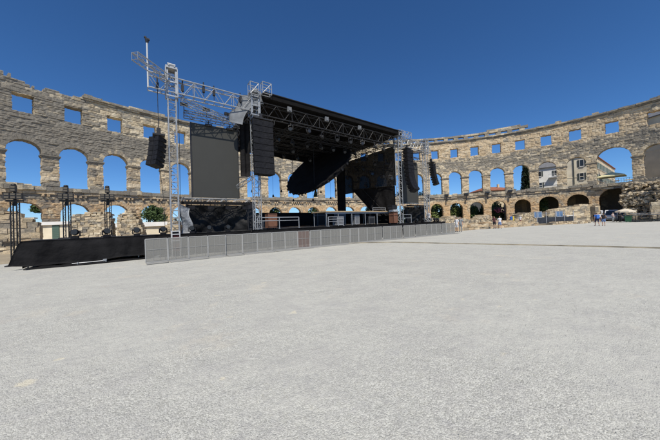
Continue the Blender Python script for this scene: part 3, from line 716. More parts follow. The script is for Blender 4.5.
t_ = MB(); truss(t_, (5.95, 9, 9.98), (11.3, 9, 9.98), .5, .88, .6, .038, .022); t_.build('long_truss', 'alu', rt_)
t_ = MB(); truss(t_, (10.45, 9.3, 9.7), (7.0, 10.0, 9.2), .3, .3, .5, .026, .014); t_.build('brace_truss', 'dark_truss', rt_)
bx = thing('tower_ballast', (-14.95, 8.25, 0), 'white framed box with dark red panel at the foot of the silver tower', 'crate')
q = MB()
for dx in (-.19, .19):
    for dy in (-.2, .2): q.box((-14.95 + dx, 8.25 + dy, .72), (.045, .045, 1.44))
for z in (.9, 1.25, 1.42):
    for dy in (-.2, .2): q.box((-14.95, 8.25 + dy, z), (.34, .04, .05))
q.build('frame', 'lamp_white', bx); q = MB(); q.b2(-15.12, -14.78, 8.1, 8.4, .3, 1.2); q.build('panel', 'red_panel', bx); q = MB(); q.b2(-15.1, -14.8, 8.1, 8.4, 1.28, 1.39); q.build('lid', 'case_black', bx)

# grey curved gusset cover on the left corner
gz = MB()
def gus(u, v):
    a = R(8 + 74 * v); r = 2.35 + .42 * (u - .5) * 2 + .12 * math.sin(v * 14) * u
    return (-9.1 - r * math.cos(a) * .93, 8.75 + .25 * u, 8.15 + r * math.sin(a) * 1.08)
gz.sheet(8, 24, gus, (0, .04, 0))
tag(gz.build('banner_cover', 'grey_fabric', smooth=True), 'grey curved cloth cover under the corner of the truss left of the roof', 'cover')

# ------------------------------------------------------------------ screens and the boxes below them
def screen(x0, x1, y, z0, z1, label):
    t = thing('led_screen', ((x0 + x1) / 2, y, z0), label, 'screen')
    s_ = MB(); s_.b2(x0, x1, y, y + .14, z0, z1); s_.build('panel', 'led_screen', t)
    f_ = MB(); f_.b2(x0 - .06, x0 - .003, y + .02, y + .4, z0, z1 + .03); f_.b2(x1 + .003, x1 + .06, y + .02, y + .4, z0, z1 + .03); f_.b2(x0, x1, y + .143, y + .3, z0 + .05, z1 - .05); f_.build('frame', 'black_metal', t)
    for xx in (x0 + .35 * (x1 - x0), x0 + .82 * (x1 - x0)):
        k_ = MB(); k_.box((xx, y - .05, z1 - .02), (.42, .22, .14)); k_.tube((xx, y, z1), (xx, y, z1 + .35), .03); k_.build('bracket', 'black_metal', t)
    h_ = MB(); truss(h_, (x0 - .4, y + .1, z1 + .48), (x1 + .55, y + .1, z1 + .48), .4, .36, .5, .028, .015); h_.build('hanging_truss', 'case_grey', t)
    return t
screen(-13.78, -10.9, 10.0, 3.57, 8.43, 'tall dark grey led screen hanging left of the stage')
screen(7.35, 10.30, 10.0, 3.48, 8.40, 'tall dark grey led screen hanging right of the stage behind the curved speakers')
def flood(x, y, z, label, group=None, rz=0):
    t = thing('flood_light', (x, y, z), label, 'flood light', group)
    a = MB(); a.box((x, y - .02, z + .14), (.42, .2, .16), jit=.0); a.build('housing', 'black_metal', t)
    a = MB(); a.box((x, y - .1, z + .05), (.36, .18, .012)); a.build('glass', 'lens', t)
    a = MB(); a.tube((x, y, z - .35), (x, y, z + .07), .022); a.build('stem', 'black_metal', t)
    return t
flood(-14.2, 9.85, 9.28, 'black flood light at the left end above the left screen, nearest the silver tower')
flood(-12.9, 9.85, 9.26, 'black flood light in the middle above the left screen')
flood(-11.55, 9.85, 9.26, 'black flood light at the right end above the left screen, next to the grey cover')
def underbox(x0, x1, z0, z1, y, label, seed, tz0=1.26):
    t = thing('draped_frame', ((x0 + x1) / 2, y, tz0), label, 'draped frame')
    a = MB(); truss(a, (x0 - .25, y, z1 + .2), (x1 + .05, y, z1 + .2), .34, .34, .4, .028, .015); a.build('top_truss', 'alu', t)
    rr = random.Random(seed); ph = [rr.uniform(0, 6) for _ in range(8)]
    def fn(u, v):
        x = x0 + (x1 - x0) * u; z = z0 + (z1 - z0) * v
        b = math.sin(math.pi * u) * .35 + .06 * math.sin(9 * u + 5 * v + ph[0]) + .05 * math.sin(17 * u - 9 * v + ph[1]) + .03 * math.sin(31 * u + 14 * v + ph[2])
        return (x, y + .25 + b + .25 * (1 - abs(2 * u - 1)) * (1 - v), z)
    a = MB(); a.sheet(44, 22, fn, (0, .02, 0)); a.build('cloth', 'drape_shiny', t, smooth=True)
    for xx in (x0 + .02, x1 - .02):
        a = MB(); a.tube((xx, y - .1, tz0), (xx, y - .1, z1 + .05), .03); a.tube((xx, y + .3, tz0), (xx, y + .3, z1), .03); a.tube((xx, y - .1, tz0 + .1), (xx, y + .3, z1 - .2), .02); a.build('post', 'black_metal', t)
    a = MB(); a.b2(x0 - .3, x1 + .1, y - .28, y - .22, z1 - .02, z1 + .16); a.build('valance', 'black_fabric', t)
    for i in range(4):
        xx = x0 + .25 + (x1 - x0 - .5) * i / 3; a = MB(); a.box((xx, y - .12, z1 - .22), (.36, .22, .2)); a.tube((xx, y - .1, z1 - .1), (xx, y - .1, z1 + .05), .02); a.build('lamp', 'black_plastic', t)
    return t
underbox(-14.25, -10.45, 1.25, 3.05, 9.5, 'black crumpled plastic sheet on a frame below the left screen', 3)
underbox(7.45, 11.3, 1.31, 3.15, 9.6, 'black crumpled sheet on a frame below the right screen', 4)
a = MB(); rr = random.Random(9)
a.sheet(8, 14, lambda u, v: (-14.62 + .55 * u + .1 * math.sin(6 * v), 9.0 + .25 * math.sin(3 * u + 5 * v) * .5, 1.26 + 1.75 * v - .25 * u * v), (0, .02, 0))
tag(a.build('plastic_tarp', 'tarp', smooth=True), 'grey plastic tarp bunched beside the silver tower, left of the black sheet', 'tarp')

# ------------------------------------------------------------------ loudspeakers
def line_array(name, x, y, ztop, n, w, h, curve, label, yaw=0.0, tilt0=0.0, dep=.62, steel=True):
    t = thing(name, (x, y, ztop), label, 'loudspeaker')
    p = Vector((x, y, ztop)); ang = tilt0; Z = Matrix.Rotation(yaw, 3, 'Z')
    fr = MB(); fr.box(p + Vector((0, .1, .12)), (w * .9, .8, .09)); fr.tube(p + Vector((0, .1, .15)), p + Vector((0, .1, 1.1)), .02); fr.box(p + Vector((0, .1, .42)), (.2, .2, .32)); fr.build('fly_frame', 'black_metal', t)
    for i in range(n):
        M = Z @ Matrix.Rotation(-ang, 3, 'X'); dn = M @ Vector((0, 0, -1)); cc = p + dn * h / 2
        b_ = MB(); hw, hh, d_ = w / 2, h / 2 - .012, dep / 2
        f = [(-hw, -d_, -hh), (hw, -d_, -hh), (hw * .8, d_, -hh * .75), (-hw * .8, d_, -hh * .75), (-hw, -d_, hh), (hw, -d_, hh), (hw * .8, d_, hh * .75), (-hw * .8, d_, hh * .75)]
        b_.hexa([cc + M @ Vector(q) for q in f])
        b_.hexa([cc + M @ Vector(q) for q in ((-hw * 1.0, -d_ - .05, -hh * .94), (-.06, -d_ - .012, -hh * .94), (-.06, -d_, -hh * .94), (-hw, -d_ + .001, -hh * .94), (-hw, -d_ - .05, hh * .94), (-.06, -d_ - .012, hh * .94), (-.06, -d_, hh * .94), (-hw, -d_ + .001, hh * .94))])
        b_.hexa([cc + M @ Vector(q) for q in ((.06, -d_ - .012, -hh * .94), (hw, -d_ - .05, -hh * .94), (hw, -d_ + .001, -hh * .94), (.06, -d_, -hh * .94), (.06, -d_ - .012, hh * .94), (hw, -d_ - .05, hh * .94), (hw, -d_ + .001, hh * .94), (.06, -d_, hh * .94))])
        b_.build('cabinet', 'black_plastic', t)
        p = p + dn * h; ang += curve(i)
    return t
line_array('line_array', -9.62, 8.6, 8.85, 9, 1.42, .425, lambda i: R(.3) if i < 5 else R(1.5), 'large black speaker column hanging at the left edge of the stage roof')
line_array('line_array', 6.62, 8.6, 9.15, 11, .98, .425, lambda i: R(.8) if i < 6 else R(7), 'long black speaker column curving back at its foot, right of the stage')
line_array('side_array', -15.6, 8.7, 6.72, 6, .64, .29, lambda i: R(2.4), 'small black speaker column hanging alone left of the silver tower', tilt0=R(3), dep=.55, yaw=R(-48))
line_array('side_array', 10.75, 8.35, 8.1, 9, .62, .29, lambda i: R(2.2), 'small black speaker column hanging at the far right end of the truss', dep=.5, yaw=R(8))
a = thing('hanging_drape', (-10.6, 9.7, 5.2), 'narrow black drape hanging between the left screen and the large speaker column', 'drape')
q = MB(); q.sheet(14, 10, lambda u, v: (-10.78 + .68 * u, 9.75 + .07 * math.sin(u * 12) + .03 * math.sin(5 * v), 5.1 + 3.85 * v), (0, .03, 0)); q.build('cloth', 'black_fabric', a, smooth=True)
q = MB(); q.tube((-10.85, 9.75, 8.98), (-10.0, 9.75, 8.98), .03); q.build('bar', 'black_metal', a)
# silver elbow brace beside the drape
q = MB(); truss(q, (-11.2, 9.3, 4.25), (-10.15, 9.15, 5.0), .22, .22, .3, .028, .014)
tag(q.build('brace_arm', 'case_grey'), 'short grey lattice brace leaning against the left roof tower', 'brace')

# ------------------------------------------------------------------ things hanging under the roof
dn = Vector((-.7079, -.1842, .6819)).normalized(); dc = Vector((-1.1, 14.5, 7.53)); de1 = dn.cross(Vector((0, 1, 0))).normalized(); de2 = dn.cross(de1)
disc = thing('tilted_disc', tuple(dc), 'huge black round disc hanging tilted under the stage roof', 'stage disc')
q = MB(); NN = 56; n0 = len(q.v)
for h_ in (-.16, .16):
    q.v.append(tuple(dc + dn * h_))
    for rad in (3.55, 3.85, 3.97):
        for i in range(NN):
            a = 2 * math.pi * i / NN; q.v.append(tuple(dc + (de1 * math.cos(a) + de2 * math.sin(a)) * rad + dn * (h_ * (1 if rad < 3.9 else .7))))
B = 1 + 3 * NN
for i in range(NN):
    j = (i + 1) % NN
    for o_, fl in ((0, 1), (B, 0)):
        f = [o_, o_ + 1 + i, o_ + 1 + j]; q.face(f[::-1] if fl else f)
        for k in (0, 1):
            f = [o_ + 1 + k * NN + i, o_ + 1 + (k + 1) * NN + i, o_ + 1 + (k + 1) * NN + j, o_ + 1 + k * NN + j]; q.face(f[::-1] if fl else f)
    q.face([1 + 2 * NN + i, 1 + 2 * NN + j, B + 1 + 2 * NN + j, B + 1 + 2 * NN + i][::-1])
q.build('plate', 'canopy', disc)
q = MB()
for i in range(28):
    a = 2 * math.pi * (i + .5) / 28; w_ = de1 * math.cos(a) + de2 * math.sin(a); q.box(dc + w_ * 4.02, (.16, .16, .2), rm=Matrix((w_, dn.cross(w_), dn)).transposed())
q.build('rim_lamps', 'black_metal', disc)
for a in (.6, 2.2, 3.9, 5.4):
    w_ = dc + (de1 * math.cos(a) + de2 * math.sin(a)) * 3.2; q = MB(); q.tube(w_ + dn * .15, (w_.x, w_.y, 10.4), .014); q.build('cable', 'black_metal', disc)

def prototype_spot(name, label, group):
    t = thing(name, (0, 0, 0), label, 'stage light', group)
    b_ = MB(); b_.tube((0, .12, -.46), (0, -.14, -.56), .12, .15, n=10); b_.tube((0, .12, -.46), (0, .2, -.43), .1, .07, n=10); b_.build('body', 'black_metal', t)
    b_ = MB(); b_.box((-.17, 0, -.36), (.03, .06, .34)); b_.box((.17, 0, -.36), (.03, .06, .34)); b_.box((0, 0, -.19), (.37, .08, .04)); b_.tube((0, 0, -.19), (0, 0, 0), .03); b_.build('yoke', 'black_metal', t)
    b_ = MB(); b_.tube((0, -.141, -.56), (0, -.16, -.567), .125, n=10); b_.build('lens', 'lens', t)
    return t
G = 'small black lights hanging under the stage roof'
spot = prototype_spot('stage_light', 'small black stage light hanging under the stage roof among its equals', G); first = True
rr = random.Random(4)
for y, z, n in ((9.0, 9.38, 9), (11.6, 9.3, 9), (14.0, 9.3, 8), (16.3, 9.3, 8)):
    for i in range(n):
        x = -8.6 + 13.2 * (i + .5 * (n == 8)) / (n - .2)
        if y == 14.0 and -3.2 < x < 2.5: continue
        o = spot if first else copy_tree(spot); first = False
        o.location = (x, y, z); o.rotation_euler = (rr.uniform(-.5, .3), 0, rr.uniform(-.9, .9))
for y, z in ((10.6, 8.5), (11.3, 7.2), (12.2, 8.9), (12.9, 7.7), (13.8, 6.6), (14.4, 8.6), (15.2, 7.4), (15.9, 8.8), (16.6, 6.9), (17.2, 8.1), (10.1, 6.7), (11.9, 6.2)):
    o = copy_tree(spot); o.location = (5.38, y, z); o.rotation_euler = (rr.uniform(-.5, .3), 0, rr.uniform(-.9, .9)); o.scale = (1.25,) * 3
tag(spot, 'small black stage light hanging inside the stage roof among its equals')
def hang_proto():
    t = thing('hanging_lamp', (0, 0, 0), 'small black lamp dangling on a thin cable behind the tilted disc', 'hanging lamp', 'lamps on cables at the back of the stage')
    q = MB(); q.tube((0, 0, 0), (0, 0, .22), .12, .06, n=10); q.tube((0, 0, -.05), (0, 0, 0), .09, .12, n=10); q.build('lamp_shade', 'black_metal', t)
    q = MB(); q.tube((0, 0, .2), (0, 0, 9), .012, n=5); q.build('cable', 'black_metal', t); return t
hp_ = hang_proto()
for i, (x, y, z) in enumerate(((-6.6, 17.2, 5.9), (-5.3, 17.0, 4.6), (-4.2, 17.3, 5.2), (-2.9, 17.0, 4.2), (-1.6, 17.3, 4.9), (-.3, 17.0, 4.3), (1.0, 17.2, 5.3), (2.3, 17.0, 4.6), (3.3, 17.2, 5.6), (-7.6, 16.9, 5.0))):
    o = hp_ if i == 0 else copy_tree(hp_); o.location = (x, y, z)
    for ch in o.children:
        if ch.name.startswith('cable'): ch.scale = (1, 1, (9.9 - z) / 9.0)
def prototype_head(name, label, group):
    t = thing(name, (0, 0, 0), label, 'stage light', group)
    b_ = MB(); b_.box((0, 0, .07), (.34, .30, .14)); b_.build('base', 'black_plastic', t)
    b_ = MB(); b_.box((-.23, 0, .30), (.05, .14, .34)); b_.box((.23, 0, .30), (.05, .14, .34)); b_.box((0, 0, .155), (.5, .16, .03)); b_.build('yoke', 'black_plastic', t)
    b_ = MB(); b_.ball((0, .02, .40), .20, 12, 8, (1, 1.05, 1)); b_.build('head', 'black_plastic', t, smooth=True)
    b_ = MB(); b_.tube((0, -.12, .40), (0, -.215, .40), .17, .15, n=14); b_.build('lens', 'lens', t)
    return t
hd = prototype_head('moving_head', 'round black moving light on the left wing between the first and second lamp towers', 'round moving lights along the front of the stage')
hl = [((-19.1, 8.95, 1.245), None), ((-17.92, 8.95, 1.245), 'round black moving light on the left wing, just below the third lamp tower'), ((-16.7, 8.95, 1.245), 'round black moving light on the left wing under the lone hanging speaker'),
      ((-15.5, 8.95, 1.245), 'round black moving light on the left wing right beside the silver tower'), ((-14.05, 8.8, 1.245), 'round black moving light before the left end of the crumpled black sheet'), ((-13.1, 8.8, 1.245), 'round black moving light before the middle of the crumpled black sheet'),
      ((-12.0, 8.8, 1.245), 'round black moving light before the right half of the crumpled black sheet'), ((8.2, 8.9, 1.305), 'round black moving light before the left part of the sheet below the right screen'), ((9.4, 8.9, 1.305), 'round black moving light before the right part of the sheet below the right screen'),
      ((11.9, 9.0, 1.305), 'round black moving light right of the right lattice tower'), ((12.9, 9.2, 1.305), 'round black moving light at the right tip of the stage wing')]
for i, (p, l_) in enumerate(hl):
    o = hd if i == 0 else copy_tree(hd); o.location = p; o.rotation_euler = (0, 0, rr.uniform(-.3, .3)); o.scale = (.78,) * 3
    if l_: o['label'] = l_
# black lamp towers on the left
def lamp_tower(name, x, y, z0, ztop, label):
    t = thing(name, (x, y, z0), label, 'lamp tower', 'black lamp towers behind the left wing')
    for dx in (-.10, .10):
        m_ = MB(); truss(m_, (x + dx, y, z0), (x + dx, y, ztop - .8), .09, .09, .26, .015, .008, upd=(0, 1, 0), n=5); m_.build('leg', 'black_metal', t)
    m_ = MB(); m_.b2(x - .3, x + .3, y - .25, y + .25, z0 - .02, z0 + .05); m_.build('base_plate', 'black_metal', t)
    m_ = MB(); m_.b2(x - .29, x + .29, y - .05, y + .05, ztop - .78, ztop - .7); m_.b2(x - .05, x + .05, y, y + .06, ztop - 1.0, ztop + .02); m_.build('crossbar', 'black_metal', t)
    for (dx, dz) in ((0, -.16), (-.20, -.52), (0, -.52), (.20, -.52)):
        b_ = MB(); b_.box((x + dx, y - .14, ztop + dz), (.185, .2, .29)); b_.box((x + dx, y - .02, ztop + dz), (.14, .1, .2)); bb = b_.build('blinder', 'black_metal', t)
        l_ = MB(); 
        for e in (-.068, .068): l_.box((x + dx, y - .247, ztop + dz + e), (.14, .012, .085))
        l_.build('lamp', 'amber_lens', bb)
    q_ = MB(); q_.ball((x, y - .1, ztop + .03), .10, 10, 6, (1, 1, .7)); q_.build('top_lamp', 'black_metal', t)
lamp_tower('lamp_tower', -21.5, 10.8, 0, 3.95, 'leftmost black lamp tower with four square lamps, standing left of the draped wing')
lamp_tower('lamp_tower', -19.68, 10.7, 1.245, 3.98, 'black lamp tower with four square lamps, on the wing behind the first round light')
lamp_tower('lamp_tower', -18.02, 10.6, 1.245, 4.02, 'black lamp tower with four square lamps, nearest to the lone hanging speaker')

# drapes at the back and the right side
a = thing('back_drape', (-2, 18.2, 1.3), 'low black drape wall along the back of the stage', 'drape')
q = MB(); q.sheet(90, 6, lambda u, v: (-9.4 + 15.2 * u, 18.1 + .07 * math.sin(60 * u) + .04 * math.sin(23 * u), 1.3 + 1.58 * v), (0, .03, 0)); q.build('cloth', 'black_fabric', a, smooth=True)
q = MB(); q.tube((-9.45, 18.12, 2.9), (5.8, 18.12, 2.9), .03)
for i in range(8): q.tube((-9.4 + 15.1 * i / 7, 18.2, 1.3), (-9.4 + 15.1 * i / 7, 18.2, 2.9), .025)
q.build('frame', 'black_metal', a)
a = thing('corner_drape', (4.6, 18.0, 1.3), 'tall narrow black drape at the back right corner of the stage', 'drape')
q = MB(); q.sheet(14, 8, lambda u, v: (3.95 + 1.35 * u, 17.75 + .08 * math.sin(u * 16), 1.3 + 8.4 * v), (0, .05, 0)); q.build('cloth', 'black_fabric', a, smooth=True)
a = thing('side_scrim', (5.62, 14, 2.3), 'see-through dark gauze closing the right side of the stage', 'gauze screen')
q = MB(); q.sheet(30, 10, lambda u, v: (5.62 + .03 * math.sin(30 * u), 9.5 + 8.6 * u, 5.4 + 4.3 * v), (.006, 0, 0)); q.build('gauze', 'scrim', a)
q = MB()
for i in range(7): q.tube((5.56, 9.7 + 1.4 * i, 5.3), (5.56, 9.7 + 1.4 * i, 9.8), .018)
q.tube((5.55, 9.5, 7.2), (5.55, 18.0, 9.2), .03)
q.build('wires', 'black_metal', a)
a = thing('side_drape', (5.6, 13, 2.3), 'opaque black drape pulled to a slanted point below the gauze on the right side', 'drape')
def sdr(u, v):
    y0 = 9.55; y1 = 16.6; yb = 12.6; zt = 5.35 + .45 * u; ye = yb + (y1 - yb) * v
    return (5.48 + .06 * math.sin(u * 20 + v) * (1 - .4 * v), y0 + (ye - y0) * u, 2.2 + (zt - 2.2) * v)
q = MB(); q.sheet(40, 14, sdr, (.02, 0, 0)); q.build('cloth', 'black_fabric', a, smooth=True)
q = MB(); q.tube((5.35, 14.4, 5.6), (5.35, 10.6, 2.2), .03); q.tube((5.35, 9.6, 5.38), (5.35, 16.6, 5.82), .035); q.build('bar', 'dark_truss', a)

a = thing('low_side_drape', (5.66, 14, 1.3), 'low black drape along the right edge of the stage below the slanted one', 'drape')
q = MB(); q.sheet(40, 5, lambda u, v: (5.66 + .04 * math.sin(50 * u), 9.6 + 8.6 * u, 1.3 + 1.5 * v), (.02, 0, 0)); q.build('cloth', 'black_fabric', a, smooth=True)
q = MB(); q.tube((5.68, 9.6, 2.82), (5.68, 18.2, 2.82), .025); q.build('bar', 'black_metal', a)
a = thing('roof_dark_sheet', (-2, 17.9, 9.3), 'added black sheet darkening the back edge under the stage roof', 'drape')  # added sheet, keeps the rear of the roof underside dark
q = MB(); q.sheet(80, 5, lambda u, v: (-9.2 + 14.6 * u, 17.9 + .05 * math.sin(70 * u), 9.15 + .12 * math.sin(9 * u) * (1 - v) + 1.4 * v), (0, .02, 0)); q.build('cloth', 'black_fabric', a, smooth=True)

# ------------------------------------------------------------------ on the stage
a = thing('riser', (1, 11.2, 1.28), 'long wooden topped riser table on grey legs at the front of the stage', 'riser')
q = MB(); q.b2(-3.45, 5.3, 9.9, 12.3, 2.56, 2.66); q.build('board', 'wood_board', a)
for x in (-3.3, -2.0, -.35, 1.4, 3.1, 5.1):
    for y in (10.02, 12.1):
        q = MB(); q.tube((x, y, 1.28), (x, y, 2.56), .035); q.build('leg', 'alu', a)
q = MB(); q.b2(-3.4, 5.25, 10.0, 10.05, 2.42, 2.53); q.build('edge_beam', 'light_grey', a)
def case(x0, x1, y0, y1, z0, z1, m_, label, name='flight_case', trim='light_grey'):
    t = thing(name, ((x0 + x1) / 2, (y0 + y1) / 2, z0), label, 'case')
    q = MB(); q.b2(x0 + .015, x1 - .015, y0 + .015, y1 - .015, z0 + .1, z1 - .015); q.build('box', m_, t)
    q = MB()
    for x in (x0, x1):
        for y in (y0, y1): q.box((x, y, (z0 + z1) / 2 + .05), (.035, .035, z1 - z0 - .1))
    for z in (z0 + .1, z1 - .018, z0 + .1 + (z1 - z0) * .68):
        q.box(((x0 + x1) / 2, y0 - .002, z), (x1 - x0, .03, .035)); q.box((x0 - .002, (y0 + y1) / 2, z), (.03, y1 - y0, .035)); q.box((x1 + .002, (y0 + y1) / 2, z), (.03, y1 - y0, .035))
    q.build('edging', trim, t)
    q = MB()
    for x in (x0 + .09, x1 - .09):
        for y in (y0 + .09, y1 - .09): q.tube((x - .02, y, z0 + .05), (x + .02, y, z0 + .05), .05, n=8)
    q.build('castors', 'case_black', t)
case(-9.02, -8.36, 9.3, 9.9, 1.285, 2.42, 'case_brown', 'tall reddish brown case on the stage beside the left rail', trim='case_brown')
case(4.62, 5.22, 9.1, 9.7, 1.285, 2.45, 'case_brown', 'reddish brown case with a pale top at the right end of the riser', trim='case_brown')
case(4.60, 5.24, 9.08, 9.7, 2.47, 2.72, 'plaster_white', 'pale shallow box lying on the right brown case', 'shallow_box')
case(4.5, 5.2, 9.15, 9.75, 2.74, 3.25, 'case_black', 'black box on top of the pale box, right of the riser', 'amplifier_box', 'case_black')
case(-1.95, -1.25, 10.2, 10.9, 1.285, 2.1, 'case_grey', 'grey case under the left part of the riser')
case(.2, .75, 10.2, 10.8, 1.285, 2.3, 'case_grey', 'tall grey case under the middle of the riser')
case(2.1, 2.9, 10.2, 10.8, 1.285, 2.15, 'case_black', 'black case under the right part of the riser', trim='case_grey')
case(-8.2, -7.2, 12.5, 13.2, 1.285, 2.0, 'case_black', 'low black case on the stage behind the left rail', trim='case_grey')
case(-.9, .2, 15.2, 16.0, 1.285, 2.9, 'case_black', 'big black case at the back of the stage right of the disc', trim='case_grey')
case(1.6, 2.6, 14.6, 15.4, 1.285, 2.6, 'case_grey', 'grey case at the back of the stage behind the riser')
case(-10.2, -9.55, 10.6, 11.2, 1.285, 3.4, 'case_black', 'tall black rack behind the left roof tower', 'rack', 'case_black')
def rail(x0, x1, y, z0, z1, label, mids=(.55,)):
    t = MB(); t.tube((x0, y, z1), (x1, y, z1), .032, n=8)
    for mz in mids: t.tube((x0, y, z0 + (z1 - z0) * mz), (x1, y, z0 + (z1 - z0) * mz), .028, n=8)
    n = max(1, round((x1 - x0) / 1.7))
    for i in range(n + 1): x = x0 + (x1 - x0) * i / n; t.tube((x, y, z0), (x, y, z1), .032, n=8); t.box((x, y, z0 + .012), (.14, .14, .024))
    return tag(t.build('guard_rail', 'alu'), label, 'railing')
rail(-10.0, -6.75, 8.85, 1.285, 2.12, 'long silver guard rail at the left of the stage front', (.72,))
rail(-3.7, -2.05, 9.2, 1.285, 2.1, 'short silver guard rail at the left end of the riser', (.5, .75))
rail(2.6, 4.5, 10.1, 2.665, 3.0, 'low silver rail standing on the right end of the riser', (.5,))
rail(5.8, 7.25, 8.9, 1.305, 2.2, 'silver guard rail right of the right roof tower', (.6,))

# ------------------------------------------------------------------ crowd barrier in front of the stage
BX = [-16.32 + .887 * i for i in range(32)]
def barrier_proto(label, m_, group):
    t = thing('crowd_barrier', (0, 0, 0), label, 'barrier', group)
    q = MB(); q.b2(-.40, .40, -.004, .004, .05, 1.10); q.build('mesh_panel', m_, t)
    q = MB()
    q.tube((-.425, 0, .03), (-.425, 0, 1.12), .022); q.tube((.425, 0, .03), (.425, 0, 1.12), .022); q.tube((-.425, 0, 1.12), (.425, 0, 1.12), .022)
    q.box((0, 0, .045), (.85, .03, .03))
    q.build('frame', 'barrier_steel', t)
    q = MB(); q.box((0, -.012, .62), (.80, .012, .022)); q.box((-.13, -.012, .58), (.016, .012, 1.04)); q.box((.14, -.012, .58), (.016, .012, 1.04)); q.build('inner_bars', 'bar_grey', t)
    q = MB(); q.b2(-.42, .42, -.62, -.02, .012, .024); q.b2(-.42, .42, -.63, -.60, .004, .03); q.build('foot_plate', 'bar_grey', t)
    q = MB()
    for x in (-.40, .40): q.tube((x, .03, 1.05), (x, .78, .04), .018); q.tube((x, 0, .04), (x, .8, .04), .018)
    q.tube((-.4, .8, .04), (.4, .8, .04), .018); q.build('back_stay', 'barrier_steel', t)
    return t
GB = 'crowd barrier panels in a row before the stage'
bp_ = barrier_proto('light grey perforated barrier panel in the long row before the stage', 'perforated', GB)
bb_ = barrier_proto('brownish barrier panel, the only tinted one in the grey row', 'perforated_brown', GB)
for i, x in enumerate(BX[:-1]):
    o = bb_ if i == 9 else (bp_ if i == 0 else copy_tree(bp_))
    o.location = (x + .443, 6.18 + rr.uniform(-.045, .045), 0); o.rotation_euler = (rr.uniform(-.03, .03), rr.uniform(-.008, .008), rr.uniform(-.07, .07))

# ------------------------------------------------------------------ cables
q = MB(); q.chain([(-14.6, 8.9, 9.5), (-14.58, 8.92, 6.5), (-14.62, 8.9, 3.2), (-14.6, 8.95, 1.26)], .014)
tag(q.build('power_cable', 'black_metal'), 'thin black cable hanging straight down beside the silver tower', 'cable')
q = MB(); q.chain([(-15.6, 8.78, 9.6), (-15.6, 8.78, 7.1)], .016)
tag(q.build('lifting_chain', 'black_metal'), 'thin chain holding the lone speaker column left of the silver tower', 'chain')
q = MB(); q.chain([(-15.62, 8.95, 5.1), (-15.5, 9, 4.2), (-15.42, 9, 3.0), (-15.4, 9.0, 1.26)], .013)
tag(q.build('speaker_cable', 'black_metal'), 'thin cable trailing down from the lone speaker column', 'cable')
q = MB(); q.chain([(10.75, 8.45, 9.7), (10.75, 8.45, 8.3)], .016)
tag(q.build('lifting_chain', 'black_metal'), 'thin chain holding the small speaker column at the far right end', 'chain')

# ------------------------------------------------------------------ lamps on the terrace of the arena wall
proto = None
for kk, l_ in ((-.5, 'small black flood lamp on the arena ledge, just right of the right lattice tower'), (.5, 'small black flood lamp on the arena ledge, between the two green lower arches'),
               (1.5, 'small black flood lamp on the arena ledge, right of the second green arch'), (2.5, 'small black flood lamp on the arena ledge above the person pair'), (3.5, 'small black flood lamp on the arena ledge, left of the cypress arch')):
    p = wpos(sg_of(kk), -.62, SILL - .35); t = thing('ledge_lamp', tuple(p), l_, 'flood light', 'black lamps along the arena ledge'); an = wfr(sg_of(kk))[2]
    a = MB(); a.box(p + Vector((0, 0, .30)), (.42, 1.0, .5), an); a.build('housing', 'black_metal', t)
    a = MB(); a.box(p + Vector((math.cos(an) * -.22, math.sin(an) * -.22, .30)), (.02, .84, .36), an); a.build('glass', 'lens', t)
    a = MB(); a.tube(p + Vector((0, 0, .06)), p + Vector((0, 0, -1.5)), .07); a.box(p + Vector((0, 0, -1.1)), (.3, .34, .9), an); a.build('bracket', 'black_metal', t)

# ------------------------------------------------------------------ trees and bushes
def leaf_crown(mb, centre, rad, n, size, rr, shape='ball', lobes=7):
    c = Vector(centre); rx, ry, rz = rad
    lb = [(Vector((rr.uniform(-.6, .6) * rx, rr.uniform(-.6, .6) * ry, rr.uniform(-.55, .6) * rz)), rr.uniform(.35, .6)) for _ in range(lobes)]
    for i in range(n):
        if shape == 'ball':
            l_, s_ = rr.choice(lb); d = Vector((rr.gauss(0, 1), rr.gauss(0, 1), rr.gauss(0, 1))).normalized() * rr.random() ** .4
            p = c + l_ + Vector((d.x * rx * s_, d.y * ry * s_, d.z * rz * s_))
        else:                                                   # column or cone
            h = rr.random() ** 1.15; prof_ = (math.sin(min(1, h * 3.2 + .25) * math.pi / 2) * (1 - h) ** .55) if shape == 'column' else (1 - h) ** .85
            a = rr.uniform(0, 6.283); r_ = prof_ * (.55 + .5 * rr.random()) * (1 + .18 * math.sin(5 * a + 9 * h))
            p = c + Vector((rx * r_ * math.cos(a), ry * r_ * math.sin(a), -rz + 2 * rz * h))
        s = size * rr.uniform(.6, 1.4); u = Vector((rr.gauss(0, 1), rr.gauss(0, 1), rr.gauss(0, 1))).normalized(); v = u.orthogonal().normalized()
        if shape != 'ball': u = (u + Vector((0, 0, 1.2))).normalized(); v = u.orthogonal().normalized()
        mb.quad(p - u * s - v * s * .5, p + u * s * .2 - v * s * .7, p + u * s + v * s * .3, p - u * s * .3 + v * s * .7)
